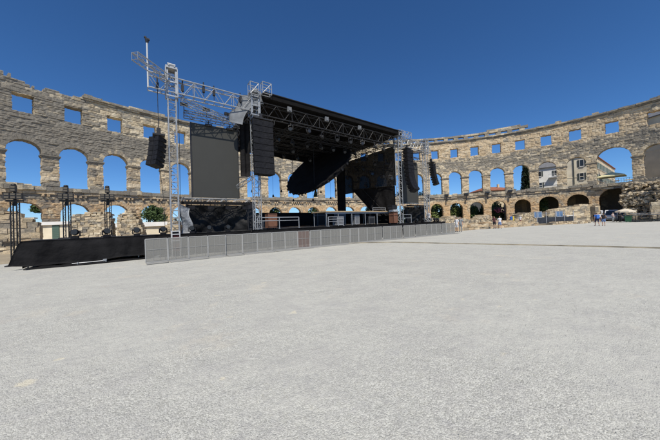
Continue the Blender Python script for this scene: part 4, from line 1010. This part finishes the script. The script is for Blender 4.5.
def tree(name, x, y, top, rad, shape, m_, label, n=1400, size=.2, cat='tree', group=None, trunk=.18, zc=None, seed=1, flower=0):
    rr = random.Random(seed); t = thing(name, (x, y, 0), label, cat, group)
    zc = zc if zc is not None else top - rad[2]
    q = MB(); q.tube((x, y, -.05), (x + .1, y, zc), trunk, trunk * .6, n=8)
    for i in range(6):
        a = i * 1.05 + rr.random(); z0 = max(.3, zc - rad[2] * rr.uniform(.2, .8)) if shape == 'ball' else zc + rad[2] * rr.uniform(-.8, .5); f = .55 if shape == 'ball' else .25
        q.tube((x + .05, y, z0), (x + math.cos(a) * rad[0] * f, y + math.sin(a) * rad[1] * f, z0 + rad[2] * .6), trunk * .4, trunk * .12, n=5)
    q.build('trunk', 'bark', t)
    q = MB(); leaf_crown(q, (x, y, zc), rad, n, size, rr, shape, 9); q.build('crown', m_, t)
    if flower:
        q = MB(); leaf_crown(q, (x - .5, y - .4, zc + rad[2] * .35), (rad[0] * .8, rad[1] * .8, rad[2] * .5), flower, size * .7, rr, 'ball', 4); q.build('blossom', 'blossom', t)
    return t
def behind(k, off): p = wpos(sg_of(k), off); return p.x, p.y
tree('cypress_tree', 81.6, 19.9, 20.5, (1.75, 1.75, 9.8), 'column', 'leaf_cypress', 'tall dark cypress filling half of an upper arch', n=6000, size=.3, seed=3)
tree('cypress_tree', 24.4, 54.9, 12.2, (1.9, 1.9, 5.8), 'cone', 'leaf_dark', 'pointed green conifer seen under the tilted disc', n=3000, size=.22, seed=4)
rr = random.Random(77); hb = wpos(sg_of(1.4), 10); t = thing('hedge', (hb.x, hb.y, 0), 'tall dark green hedge seen through the lower arches right of the stage', 'hedge')
q = MB()
for kk in [-1.6 + .25 * i for i in range(21)]:
    p = wpos(sg_of(kk), 10 + rr.uniform(-.6, .6)); leaf_crown(q, (p.x, p.y, 3.1), (1.5, 1.5, 3.4 + rr.uniform(-.4, .4)), 650, .3, rr, 'ball', 7)
q.build('crown', 'leaf_dark', t); q = MB()
for kk in [-1.5 + .5 * i for i in range(10)]: p = wpos(sg_of(kk), 10); q.tube((p.x, p.y, -.05), (p.x, p.y, 4), .16, .07)
q.build('trunk', 'bark', t)
for i, (k, off, top, rx, m_, l_, fl) in enumerate(((0, 3.6, 6.9, 2.9, 'leaf_olive', 'green bush filling the lower arch next to the stage', 0), (1, 3.6, 6.9, 3.0, 'leaf_olive', 'green bush filling the second lower arch from the stage, behind the white shirted pair', 0),
        (1.85, 4.2, 6.2, 1.9, 'leaf_dark', 'dark green bush in the left half of the third lower arch from the stage', 0), (3, 4.0, 6.0, 2.6, 'leaf_dark', 'oleander bush with pink blossom in a lower arch', 160),
        (4.75, 2.9, 6.6, 1.3, 'leaf_dark', 'dark shrub at the left side of the lower arch behind the booth', 0))):
    x, y = behind(k, off); tree('bush', x, y, top, (rx, 2.0, top * .52), 'ball', m_, l_, n=2600 if i < 2 else 1700, size=.22, cat='bush', trunk=.12, seed=30 + i, flower=fl)
for i, (x, y, top, rx, l_) in enumerate(((55.4, 40.3, 11.6, 3.4, 'green tree showing low in the upper arch right of the stage'), (49.9, 44.2, 12.2, 3.6, 'green tree showing low in the upper arch behind the right lattice tower'), (67.9, 42.6, 10.6, 2.6, 'tree top just peeping over the sill of the second upper arch from the stage'),
        (12.0, 60.0, 8.4, 2.6, 'tree seen through the low arch left of the tilted disc tip'), (23.0, 57.5, 7.3, 2.8, 'bushy tree seen through the low arch under the disc'), (43.0, 49.5, 7.5, 2.8, 'bushy tree behind the slanted black side drape'))):
    tree('green_tree', x, y, top, (rx, rx, 3.2), 'ball', 'leaf_olive' if i % 2 == 0 else 'leaf_dark', l_, n=1500, size=.26, seed=60 + i)
tree('pine_tree', -37.5, 84, 8.6, (2.2, 2.2, 1.1), 'ball', 'leaf_dark', 'flat topped pine seen through the leftmost low arch', n=900, size=.2, seed=71)
tree('bush', -15.5, 38.0, 5.3, (1.65, 1.4, 1.5), 'ball', 'leaf_dark', 'round dark green bush above the ruin left of the silver tower', n=2600, size=.13, cat='bush', trunk=.15, seed=72)

# ------------------------------------------------------------------ buildings
def facade(name, a, b, depth, h, wallm, label, wins, roof=None, extra=None, shutters=None):
    """a,b: ground ends of the front (left to right as seen from the yard); wins: (u along, z, w, h)"""
    A, B = Vector((*a, 0)), Vector((*b, 0)); d = (B - A); L = d.length; d.normalize(); n = Vector((-d.y, d.x, 0))      # n points away from the viewer
    t = thing(name, tuple((A + B) / 2 + n * depth / 2), label, 'building'); rz = math.atan2(d.y, d.x)
    q = MB(); q.box((A + B) / 2 + n * depth / 2 + Vector((0, 0, h / 2)), (L, depth, h), rz)
    for z in (h * .34, h * .67): q.box((A + B) / 2 - n * .03 + Vector((0, 0, z)), (L, .1, .18), rz)
    q.build('wall', wallm, t)
    for (u, z, w, hh) in wins:
        c = A + d * u + Vector((0, 0, z)); f = MB()
        for s in (-1, 1):
            f.box(c - n * .05 + d * s * (w / 2 + .05), (.1, .12, hh + .2), rz); f.box(c - n * .05 + Vector((0, 0, s * (hh / 2 + .05))), (w, .12, .1), rz)
        f.box(c - n * .1 + Vector((0, 0, -hh / 2 - .14)), (w + .3, .24, .08), rz)
        fo = f.build('window', 'frame_white', t)
        f = MB(); f.box(c - n * .02, (w, .05, hh), rz); f.build('pane', 'window_glass', fo)
        if shutters:
            for s in (-1, 1):
                f = MB(); f.box(c - n * .09 + d * s * (w / 2 + .1 + w * .27), (w * .5, .07, hh + .1), rz)
                for i in range(6): f.box(c - n * .13 + d * s * (w / 2 + .1 + w * .27) + Vector((0, 0, hh * (-.42 + .168 * i))), (w * .42, .03, hh * .06), rz)
                f.build('shutter', shutters, fo)
    if roof:
        rm_, rh, ov = roof; q = MB(); zc = h
        c4 = [A - d * ov - n * ov, B + d * ov - n * ov, B + d * ov + n * (depth + ov), A - d * ov + n * (depth + ov)]
        r0, r1 = (A + B) / 2 + n * depth / 2 - d * (L * .22), (A + B) / 2 + n * depth / 2 + d * (L * .22)
        z0 = Vector((0, 0, h + .01)); zt = Vector((0, 0, h + rh)); k0 = len(q.v)
        q.v += [tuple(p + z0) for p in c4] + [tuple(p + z0 + Vector((0, 0, .16))) for p in c4] + [tuple(r0 + zt), tuple(r1 + zt)]
        for f in ((3, 2, 1, 0), (0, 1, 5, 4), (1, 2, 6, 5), (2, 3, 7, 6), (3, 0, 4, 7), (4, 5, 9, 8), (6, 7, 8, 9), (5, 6, 9), (7, 4, 8)): q.face([k0 + i for i in f])
        ro = q.build('roof', rm_, t)
        q = MB()
        for fch in (.25, .7): q.box(A + d * L * fch + n * depth * .4 + Vector((0, 0, h + rh * .75 + .5)), (.6, .5, 1.4), rz)
        q.build('chimney', 'plaster_tan', ro)
    if extra: extra(t, A, d, n, rz)
    return t
def balcony(t, A, d, n, rz, u, z, w):
    q = MB(); q.box(A + d * u - n * .65 + Vector((0, 0, z)), (w, 1.3, .18), rz)
    for i in range(int(w / .3) + 1): q.box(A + d * (u - w / 2 + .3 * i) - n * 1.26 + Vector((0, 0, z + .55)), (.04, .04, .95), rz)
    q.box(A + d * u - n * 1.26 + Vector((0, 0, z + 1.05)), (w, .07, .07), rz); q.build('balcony', 'light_grey', t)
facade('white_house', (85.9, 18.5), (87.3, 12.9), 5.5, 16.7, 'plaster_white', 'white house with grey roof, dark shuttered windows and a balcony behind an upper arch',
       [(.95, 15.0, .7, 1.5), (1.1, 11.4, .7, 1.5), (4.9, 14.8, .8, 1.5)], ('roof_grey', 2.2, .5), lambda t, A, d, n, rz: (balcony(t, A, d, n, rz, 4.2, 13.4, 2.2)), 'shutter_dark')
def pipe_(t, A, d, n, rz):
    q = MB(); q.tube(A + d * 1.65 - n * .12, A + d * 1.65 - n * .12 + Vector((0, 0, 19)), .12, n=8); q.build('drain_pipe', 'shutter_dark', t)
facade('apartment_house', (88.8, 11.7), (89.0, 5.75), 3.2, 19.2, 'plaster_cream', 'cream house with grey shutters and a dark drain pipe filling an upper arch',
       [(3.45, 16.9, .8, 1.9), (3.35, 12.9, .8, 1.9)], ('roof_tile', 1.6, .45), pipe_, 'shutter_dark')
facade('street_house', (92.4, 5.7), (131.0, 5.9), 10, 18.6, 'plaster_tan', 'long tan house row with shuttered windows receding behind the wide gate arch',
       [(1.6 + 2.7 * i, z, 1.0, 1.8) for i in range(14) for z in (16.2, 12.6)], ('roof_tile', 1.6, .35), None, 'shutter_green')
facade('tan_house', (91.5, -2.0), (85.5, -12.5), 5, 26.0, 'plaster_tan', 'tan house with dark grey roof behind the arch at the right edge',
       [(8.2, 17.5, 1.1, 2), (8.2, 12.5, 1.1, 2)], ('roof_grey', 2.2, .5), None, 'shutter_dark')
facade('red_roof_house', (75.4, 30.4), (84.0, 24.0), 8, 10.6, 'plaster_tan', 'low house of which a red tiled roof shows above an arch sill', [(2, 8.6, 1, 1.4), (5, 8.6, 1, 1.4)], ('roof_tile', 1.7, .5))
def hut(a, b, depth, h, rb, label, su):
    A, B = Vector((*a, 0)), Vector((*b, 0)); d = (B - A); L = d.length; d.normalize(); n = Vector((-d.y, d.x, 0)); rz = math.atan2(d.y, d.x); m_ = (A + B) / 2 + n * depth / 2
    t = thing('flat_roof_hut', tuple(m_), label, 'hut')
    q = MB(); q.box(m_ + Vector((0, 0, (h - rb) / 2)), (L - .3, depth - .3, h - rb), rz); q.build('wall', 'plaster_cream', t)
    q = MB(); q.box(m_ + Vector((0, 0, h - rb / 2 + .002)), (L + .3, depth + .3, rb), rz); q.build('roof', 'plaster_white', t)
    q = MB(); c = A + d * su + n * .1 + Vector((0, 0, (h - rb) / 2)); q.box(c, (.9, .12, h - rb - .1), rz)
    for i in range(9): q.box(c - n * .07 + Vector((0, 0, (h - rb) * (-.42 + .1 * i))), (.86, .03, .05), rz)
    q.build('shutter', 'shutter_green', t)
hut((-29.0, 42.6), (-24.9, 39.8), 3.0, 3.0, .42, 'low hut with white flat roof and green shutter behind the second lamp tower', 3.1)
hut((-21.6, 39.4), (-13.4, 33.6), 3.0, 2.55, .6, 'low hut with thick white flat roof behind the round bush and the ruins', 3.9)

# ------------------------------------------------------------------ near the gate
def parasol(x, y, z0, ztop, r, sides, m_, label, drop=.9):
    t = thing('parasol', (x, y, z0), label, 'parasol')
    q = MB(); q.tube((x, y, z0), (x, y, ztop - .05), .05, n=8); q.box((x, y, z0 + .06), (.7, .7, .12)); q.build('pole', 'light_grey', t)
    q = MB(); k = len(q.v); q.v.append((x, y, ztop)); o_ = math.pi / sides
    ring = [(x + r * math.cos(2 * math.pi * i / sides + o_), y + r * math.sin(2 * math.pi * i / sides + o_)) for i in range(sides)]
    q.v += [(a, b, ztop - drop) for a, b in ring] + [(a, b, ztop - drop - .22) for a, b in ring] + [(x, y, ztop - .06)] + [(a, b, ztop - drop - .05) for a, b in ring]
    for i in range(sides):
        j = (i + 1) % sides; q.face([k, k + 1 + i, k + 1 + j]); q.face([k + 1 + i, k + 1 + sides + i, k + 1 + sides + j, k + 1 + j]); q.face([k + 1 + 2 * sides, k + 2 + 2 * sides + j, k + 2 + 2 * sides + i])
    q.build('canopy', m_, t)
    q = MB()
    for a, b in ring: q.tube((x, y, ztop - .1), (a, b, ztop - drop - .03), .02, n=4)
    q.build('ribs', 'light_grey', t)
parasol(69.6, .4, 7.9, 11.0, 2.9, 4, 'parasol_cloth', 'large pale yellow parasol on the terrace in the wide gate arch', .95)
parasol(50.2, -2.9, 0, 2.35, 1.25, 8, 'cream_cloth', 'small cream parasol above the dark fence right of the gate people', .45)
q = MB()
for i in range(14): a = wpos(sg_of(6.62 + .06 * i), -.1, SILL - .3); q.tube(a, a + Vector((0, 0, .85)), .025); 
for z in (.4, .85): q.chain([wpos(sg_of(6.62 + .06 * i), -.1, SILL - .3 + z) for i in range(14)], .022)
tag(q.build('terrace_railing', 'black_metal'), 'thin dark railing along the terrace in the wide gate arch', 'railing')
# booth of dark panels
A, B = Vector((39.9, 6.5, 0)), Vector((46.2, 2.9, 0)); d = (B - A).normalized(); n = Vector((-d.y, d.x, 0)); rz = math.atan2(d.y, d.x); L = (B - A).length
t = thing('info_booth', tuple((A + B) / 2), 'open booth fenced with dark panels and blue framed boards by the gate', 'booth')
for i in range(5):
    q = MB(); c = A + d * L * i / 4; q.box(c + Vector((0, 0, 1.1 if i % 2 else 1.15)), (.07, .07, 2.3), rz); q.build('post', 'light_grey', t)
for i in range(4):
    q = MB(); q.box(A + d * L * (i + .5) / 4 + Vector((0, 0, .72)), (L / 4 - .1, .05, 1.1), rz); q.build('panel', 'banner_dark', t)
for u, w in ((.7, 1.5), (5.0, 1.3)):
    q = MB(); c = A + d * u + n * .5 + Vector((0, 0, 1.8)); q.box(c, (w, .06, 1.0), rz); bo = q.build('board', 'banner_blue', t)
    q = MB()
    for s in (-1, 1): q.box(c - n * .03 + d * s * w / 2, (.08, .1, 1.1), rz); q.box(c - n * .03 + Vector((0, 0, s * .5)), (w + .08, .1, .08), rz)
    q.box(c - n * .035, (.06, .09, 1.0), rz); q.build('board_frame', 'light_grey', bo)
q = MB(); q.box(A + d * 3.3 + n * .7 + Vector((0, 0, 1.3)), (1.3, .6, .5), rz); q.box(A + d * 3.3 + n * .7 + Vector((0, 0, .5)), (1.1, .5, 1.0), rz); q.build('counter', 'strip_tan', t)
q = MB(); q.box(A + d * (L + .3) + n * 1.2 + Vector((0, 0, 1.45)), (1.6, .9, .08), rz)
for s in (-.7, .7): q.box(A + d * (L + .3 + s) + n * 1.2 + Vector((0, 0, .7)), (.07, .7, 1.42), rz)
tag(q.build('side_table', 'plaster_white'), 'white topped table at the right end of the booth', 'table')
q = MB(); q.box((46.9, 3.9, .5), (.5, .5, .9), rz, .03); q.box((46.9, 3.9, .97), (.56, .56, .07), rz)
tag(q.build('green_crate', 'bin_green'), 'small green bin in front of the white table by the booth', 'bin')
q = MB(); q.tube((37.6, 9.3, 0), (37.6, 9.3, 1.5), .04); q.box((37.6, 9.3, 1.2), (.3, .06, 1.0), rz)
tag(q.build('yellow_sign', 'yellow'), 'narrow yellow sign post left of the booth', 'sign')
# dark fence panels on the right
proto = None
for i in range(5):
    a = Vector((49.6, -1.9, 0)) + Vector((.9, -1.75, 0)) * i; t = thing('fence_panel', tuple(a), 'dark metal fence panel in the row at the right edge of the gravel', 'fence', 'dark fence panels right of the gate')
    dv = Vector((.9, -1.75, 0)); rz = math.atan2(dv.y, dv.x); l_ = dv.length * .96; u = dv.normalized()
    q = MB()
    for s in (0, l_): q.tube(a + u * s, a + u * s + Vector((0, 0, 1.25)), .03)
    for z in (.2, .7, 1.25): q.tube(a + Vector((0, 0, z)), a + u * l_ + Vector((0, 0, z)), .028)
    for s in (.1, l_ - .1): q.box(a + u * s + Vector((0, 0, .03)), (.1, .6, .06), rz)
    q.build('frame', 'black_metal', t)
    q = MB()
    for j in range(1, 12): q.tube(a + u * l_ * j / 12 + Vector((0, 0, .2)), a + u * l_ * j / 12 + Vector((0, 0, 1.25)), .012, n=4)
    q.build('bars', 'black_metal', t)
t = thing('stacked_deck', (52.3, -4.7, 0), 'low black platform on legs behind the dark fence panels', 'platform')
q = MB(); rz2 = math.atan2(-1.75, .9); q.box((52.6, -5.0, 1.18), (6.5, 1.7, .16), rz2); q.box((52.9, -4.8, 1.42), (4.0, 1.2, .1), rz2 + .04); q.build('top', 'case_grey', t)
for u_ in (-2.9, -1, 1, 2.9):
    for v_ in (-.7, .7):
        c = Vector((52.6, -5.0, .55)) + Matrix.Rotation(rz2, 3, 'Z') @ Vector((u_, v_, 0)); q = MB(); q.box(c, (.09, .09, 1.1), rz2); q.build('leg', 'black_metal', t)
t = thing('wheelie_bin', (48.9, -3.3, 0), 'green wheeled bin before the dark fence panels', 'bin')
q = MB(); q.hexa([(48.65, -3.6, .1), (49.15, -3.6, .1), (49.15, -3.0, .1), (48.65, -3.0, .1), (48.55, -3.7, 1.0), (49.25, -3.7, 1.0), (49.25, -2.9, 1.0), (48.55, -2.9, 1.0)]); q.build('body', 'bin_green', t)
q = MB(); q.box((48.9, -3.3, 1.05), (.8, .9, .08)); q.build('lid', 'bin_green', t)
for y in (-3.55, -3.05):
    q = MB(); q.tube((49.2, y - .04, .12), (49.2, y + .04, .12), .12, n=10); q.build('wheel', 'tyre', t)
# vans inside the gate
def van(x, y, rz, label):
    M = Matrix.Rotation(rz, 3, 'Z'); o_ = Vector((x, y, 0)); t = thing('parked_van', (x, y, 0), label, 'van', 'pale vans parked in the gate vault')
    P = [(-2.4, .35), (-2.45, .95), (-1.95, 1.25), (-1.35, 2.15), (-1.0, 2.3), (2.4, 2.3), (2.5, .35)]          # side outline, nose to -x
    q = MB(); W2 = .92; k = 0; n = len(P)
    for s in (-1, 1):
        for (a, z) in P: q.v.append(tuple(o_ + M @ Vector((a, s * W2 * (.93 if z > 1.5 else 1), z))))
    q.face(list(range(n))); q.face(list(range(2 * n - 1, n - 1, -1)))
    for i in range(n): j = (i + 1) % n; q.face([i, n + i, n + j, j])
    b = q.build('body', 'vehicle_white', t)
    q = MB(); pts = [(-1.97, 1.30, .78), (-1.42, 2.06, .72)]
    q.quad(*(o_ + M @ Vector(v) for v in ((-2.0, -.78, 1.27), (-2.0, .78, 1.27), (-1.42, .72, 2.12), (-1.42, -.72, 2.12)))); q.build('windscreen', 'window_glass', t)
    for s in (-1, 1):
        q = MB(); q.box(o_ + M @ Vector((-2.44, s * .68, .82)), (.06, .3, .2), rz); q.build('headlight', 'lens', t)
        q = MB(); q.box(o_ + M @ Vector((-.6, s * .925, 1.6)), (1.1, .02, .55), rz); q.build('side_window', 'window_glass', t)
        for xx in (-1.5, 1.6):
            q = MB(); q.tube(o_ + M @ Vector((xx, s * .78, .34)), o_ + M @ Vector((xx, s * .96, .34)), .34, n=16); w = q.build('wheel', 'tyre', t)
            q = MB(); q.tube(o_ + M @ Vector((xx, s * .955, .34)), o_ + M @ Vector((xx, s * .975, .34)), .19, n=12); q.build('rim', 'light_grey', w)
    q = MB(); q.box(o_ + M @ Vector((-2.46, 0, .5)), (.1, 1.7, .2), rz); q.build('bumper', 'case_grey', t)
van(62.2, 2.0, .05, 'pale van at the left inside the dark gate'); van(62.6, -.1, .02, 'pale van in the middle inside the dark gate'); van(62.9, -2.2, -.03, 'pale van at the right inside the dark gate')

# ------------------------------------------------------------------ people
def person(x, y, face, label, shirt, legs, hair='hair_brown', hgt=1.7, pose='stand', z=0.0, longhair=False, sleeves=True, trousers=False, bag=None):
    """face: heading in degrees, 0 looks to +y, positive turns left"""
    s = hgt / 1.72; st = pose == 'sit'; V = []; E = []; Rd = []
    def add(p, r, par=None, ry=None):
        V.append(Vector(p) * s); Rd.append((r * s, (ry or r) * s))
        if par is not None: E.append((par, len(V) - 1))
        return len(V) - 1
    hip = .90 if not st else .50
    pel = add((0, 0, hip), .135, None, .105); wst = add((0, .01, hip + .17), .125, pel, .095); ch = add((0, .015, hip + .37), .15, wst, .11); sh = add((0, 0, hip + .50), .115, ch, .085)
    nk = add((0, .01, hip + .585), .052, sh); h0 = add((0, .02, hip + .66), .075, nk, .085); h1 = add((0, .022, hip + .745), .082, h0, .1); add((0, .015, hip + .805), .06, h1, .075)
    step = {'stand': (.0, .0), 'walk': (.22, -.22), 'sit': (0, 0)}[pose]
    for sd_, fwd_ in ((-1, step[0]), (1, step[1])):
        hp = add((sd_ * .095, 0, hip - .06), .095, pel)
        if st: kn = add((sd_ * .12, .42, hip - .03), .06, hp); an = add((sd_ * .12, .45, .10), .04, kn); add((sd_ * .12, .60, .035), .035, an)
        else:
            kn = add((sd_ * .10, fwd_ * .55 + .03, .49), .058, hp); cf = add((sd_ * .105, fwd_ * .75, .34), .052, kn); an = add((sd_ * .105, fwd_ - .01, .085), .036, cf); b_ = add((sd_ * .11, fwd_ + .06, .04), .038, an, .03); add((sd_ * .118, fwd_ + .16, .03), .03, b_, .022)
        f2 = -fwd_ * .8
        so_ = add((sd_ * .185, 0, hip + .49), .06, sh); el = add((sd_ * .235, f2 * .35 - .03, hip + .22), .043, so_)
        if pose == 'walk' or st or sd_ < 0: wr = add((sd_ * .24, f2 * .8 + .10 + (.16 if st else 0), hip + .0 + (.06 if st else 0)), .028, el)
        else: wr = add((sd_ * .16, .20, hip + .18), .028, el)
        hv = (V[wr] / s - V[el] / s).normalized(); pm = add(V[wr] / s + hv * .07, .028, wr, .018)
        for fi, fl in ((-.022, .075), (-.008, .088), (.007, .084), (.021, .066)): add(V[pm] / s + hv * fl + Vector((.2 * fi, fi, 0)), .0085, pm)
        add(V[wr] / s + hv * .075 + Vector((-sd_ * .03, .035, 0)), .009, wr)
    me = bpy.data.meshes.new('person_rig'); me.from_pydata(V, E, []); ob = bpy.data.objects.new('person_rig', me); C.objects.link(ob)
    md = ob.modifiers.new('skin', 'SKIN'); 
    for i, r in enumerate(Rd): me.skin_vertices[0].data[i].radius = r
    me.skin_vertices[0].data[0].use_root = True
    sb_ = ob.modifiers.new('sub', 'SUBSURF'); sb_.levels = 1; sb_.render_levels = 1
    dg = bpy.context.evaluated_depsgraph_get(); m2 = bpy.data.meshes.new_from_object(ob.evaluated_get(dg)); bpy.data.objects.remove(ob)
    root = thing('person', (x, y, z), label, 'person'); root.rotation_euler = (0, 0, R(face))
    m2.materials.clear()
    m2.materials.append(MATS['skin'])
    for p in m2.polygons: p.material_index = 0; p.use_smooth = True
    bo = bpy.data.objects.new('body', m2); C.objects.link(bo); bo.parent = root; m2.name = 'body'
    # clothing: shells just outside the body
    m2.update(); nv = [v.normal.copy() for v in m2.vertices]
    def shell(name, test, off, m_):
        fs = [p for p in m2.polygons if test(Vector(p.center) / s)]; ids = sorted({v for p in fs for v in p.vertices}); mp = {v: i for i, v in enumerate(ids)}
        mm = bpy.data.meshes.new(name); mm.from_pydata([tuple(m2.vertices[v].co + nv[v] * off) for v in ids], [], [[mp[v] for v in p.vertices] for p in fs]); mm.materials.append(MATS[m_])
        for p in mm.polygons: p.use_smooth = True
        o_ = bpy.data.objects.new(name, mm); C.objects.link(o_); o_.parent = root; return o_
    def arm(c): return abs(c.x) > .19 and c.z < hip + .47
    shell('shirt', lambda c: c.z > hip - .02 and c.z < hip + .56 and not (arm(c) and (c.z < hip + .30 or not sleeves)) and not (abs(c.x) > .14 and c.z < hip + .15), .014, shirt)
    if st: shell('trousers', lambda c: c.z <= hip + .02 and (trousers or c.y < .36) and c.z > .12 and abs(c.x) < .21, .016, legs)
    else: shell('trousers' if trousers else 'shorts', lambda c: c.z <= hip + .03 and c.z > (.12 if trousers else .52) and abs(c.x) < .19, .018, legs)
    shell('shoes', lambda c: c.z < .09 and (not st or c.y > .3), .01, 'cl_black')
    shell('hair', lambda c: c.z > hip + (.70 if not longhair else .60) and (c.y < .055 or c.z > hip + .80), .016, hair)
    q = MB(); hz = (hip + .735) * s
    for e in (-.032, .032): q.ball((e * s + x, .118 * s + y, hz + z + .01), .011 * s, 6, 4)
    q.build('eyes', 'cl_black', root)
    q = MB(); q.hexa([Vector(v) * s + Vector((x, y, z)) for v in ((-.014, .10, hip + .69), (.014, .10, hip + .69), (.01, .125, hip + .695), (-.01, .125, hip + .695), (-.008, .10, hip + .74), (.008, .10, hip + .74), (.006, .112, hip + .735), (-.006, .112, hip + .735))]); q.build('nose', 'skin', root)
    if bag:
        q = MB(); q.box((x + .02, y - .2 * s, z + (hip + .3) * s), (.3, .16, .42), jit=.015)
        for e in (-.11, .11): q.tube((x + e, y - .13, z + (hip + .5) * s), (x + e, y + .1, z + (hip + .45) * s), .018)
        q.build('backpack', bag, root)
    return root
person(31.4, -2.0, -60, 'person in a blue shirt with backpack, left of the pair on the open gravel', 'cl_blue', 'cl_navy', pose='walk', hgt=1.75, bag='cl_blue')
person(31.3, -2.6, -75, 'person in a black top and denim shorts, the right of the pair on the gravel', 'cl_black', 'cl_denim', longhair=True, sleeves=False, hgt=1.68)
person(23.5, 7.0, 100, 'person in dark maroon clothes by the stone steps, left of a pair', 'cl_maroon', 'cl_black', 'hair_black', hgt=1.75)
person(23.7, 6.4, 120, 'person in white shirt and denim shorts by the stone steps, right of a pair', 'cl_white', 'cl_denim', hgt=1.72, pose='walk')
person(50.0, .75, 60, 'person in black at the gate beside the orange pillar', 'cl_black', 'cl_black', 'hair_black', hgt=1.7)
person(50.6, .2, 100, 'person in white shirt and black shorts at the gate beside someone in black', 'cl_white', 'cl_black', hgt=1.72)
person(55.2, -.95, 150, 'person in pale top standing before the vans in the gate', 'cl_pale', 'cl_grey', 'hair_grey', hgt=1.75, trousers=True)
person(55.8, -1.75, 120, 'person dressed all in black standing before the vans in the gate', 'cl_black', 'cl_black', 'hair_black', hgt=1.78, trousers=True)
person(38.5, 9.9, 110, 'person in a blue shirt standing alone before an orange arch pier', 'cl_blue', 'cl_grey', 'hair_black', z=0, hgt=1.9)
person(39.6, 8.9, 70, 'person in white shirt and red shorts beside the dark lower arch', 'cl_white', 'cl_red', 'hair_grey', hgt=1.75)
person(13.5, 7.15, 80, 'person in white shirt and white shorts at the right end of the barrier', 'cl_white', 'cl_white', hgt=1.75)
person(14.1, 7.0, 95, 'person in grey clothes at the right end of the barrier behind the one in white', 'cl_grey', 'cl_grey', 'hair_black', hgt=1.78, trousers=True)
person(12.55, 10.2, 120, 'person in white shirt and dark trousers sitting on a case on the right stage wing', 'cl_white', 'cl_black', 'hair_black', pose='sit', z=1.305, trousers=True)
case(12.25, 12.85, 10.0, 10.45, 1.305, 1.74, 'case_black', 'low black case carrying the seated person on the right stage wing', trim='case_grey')
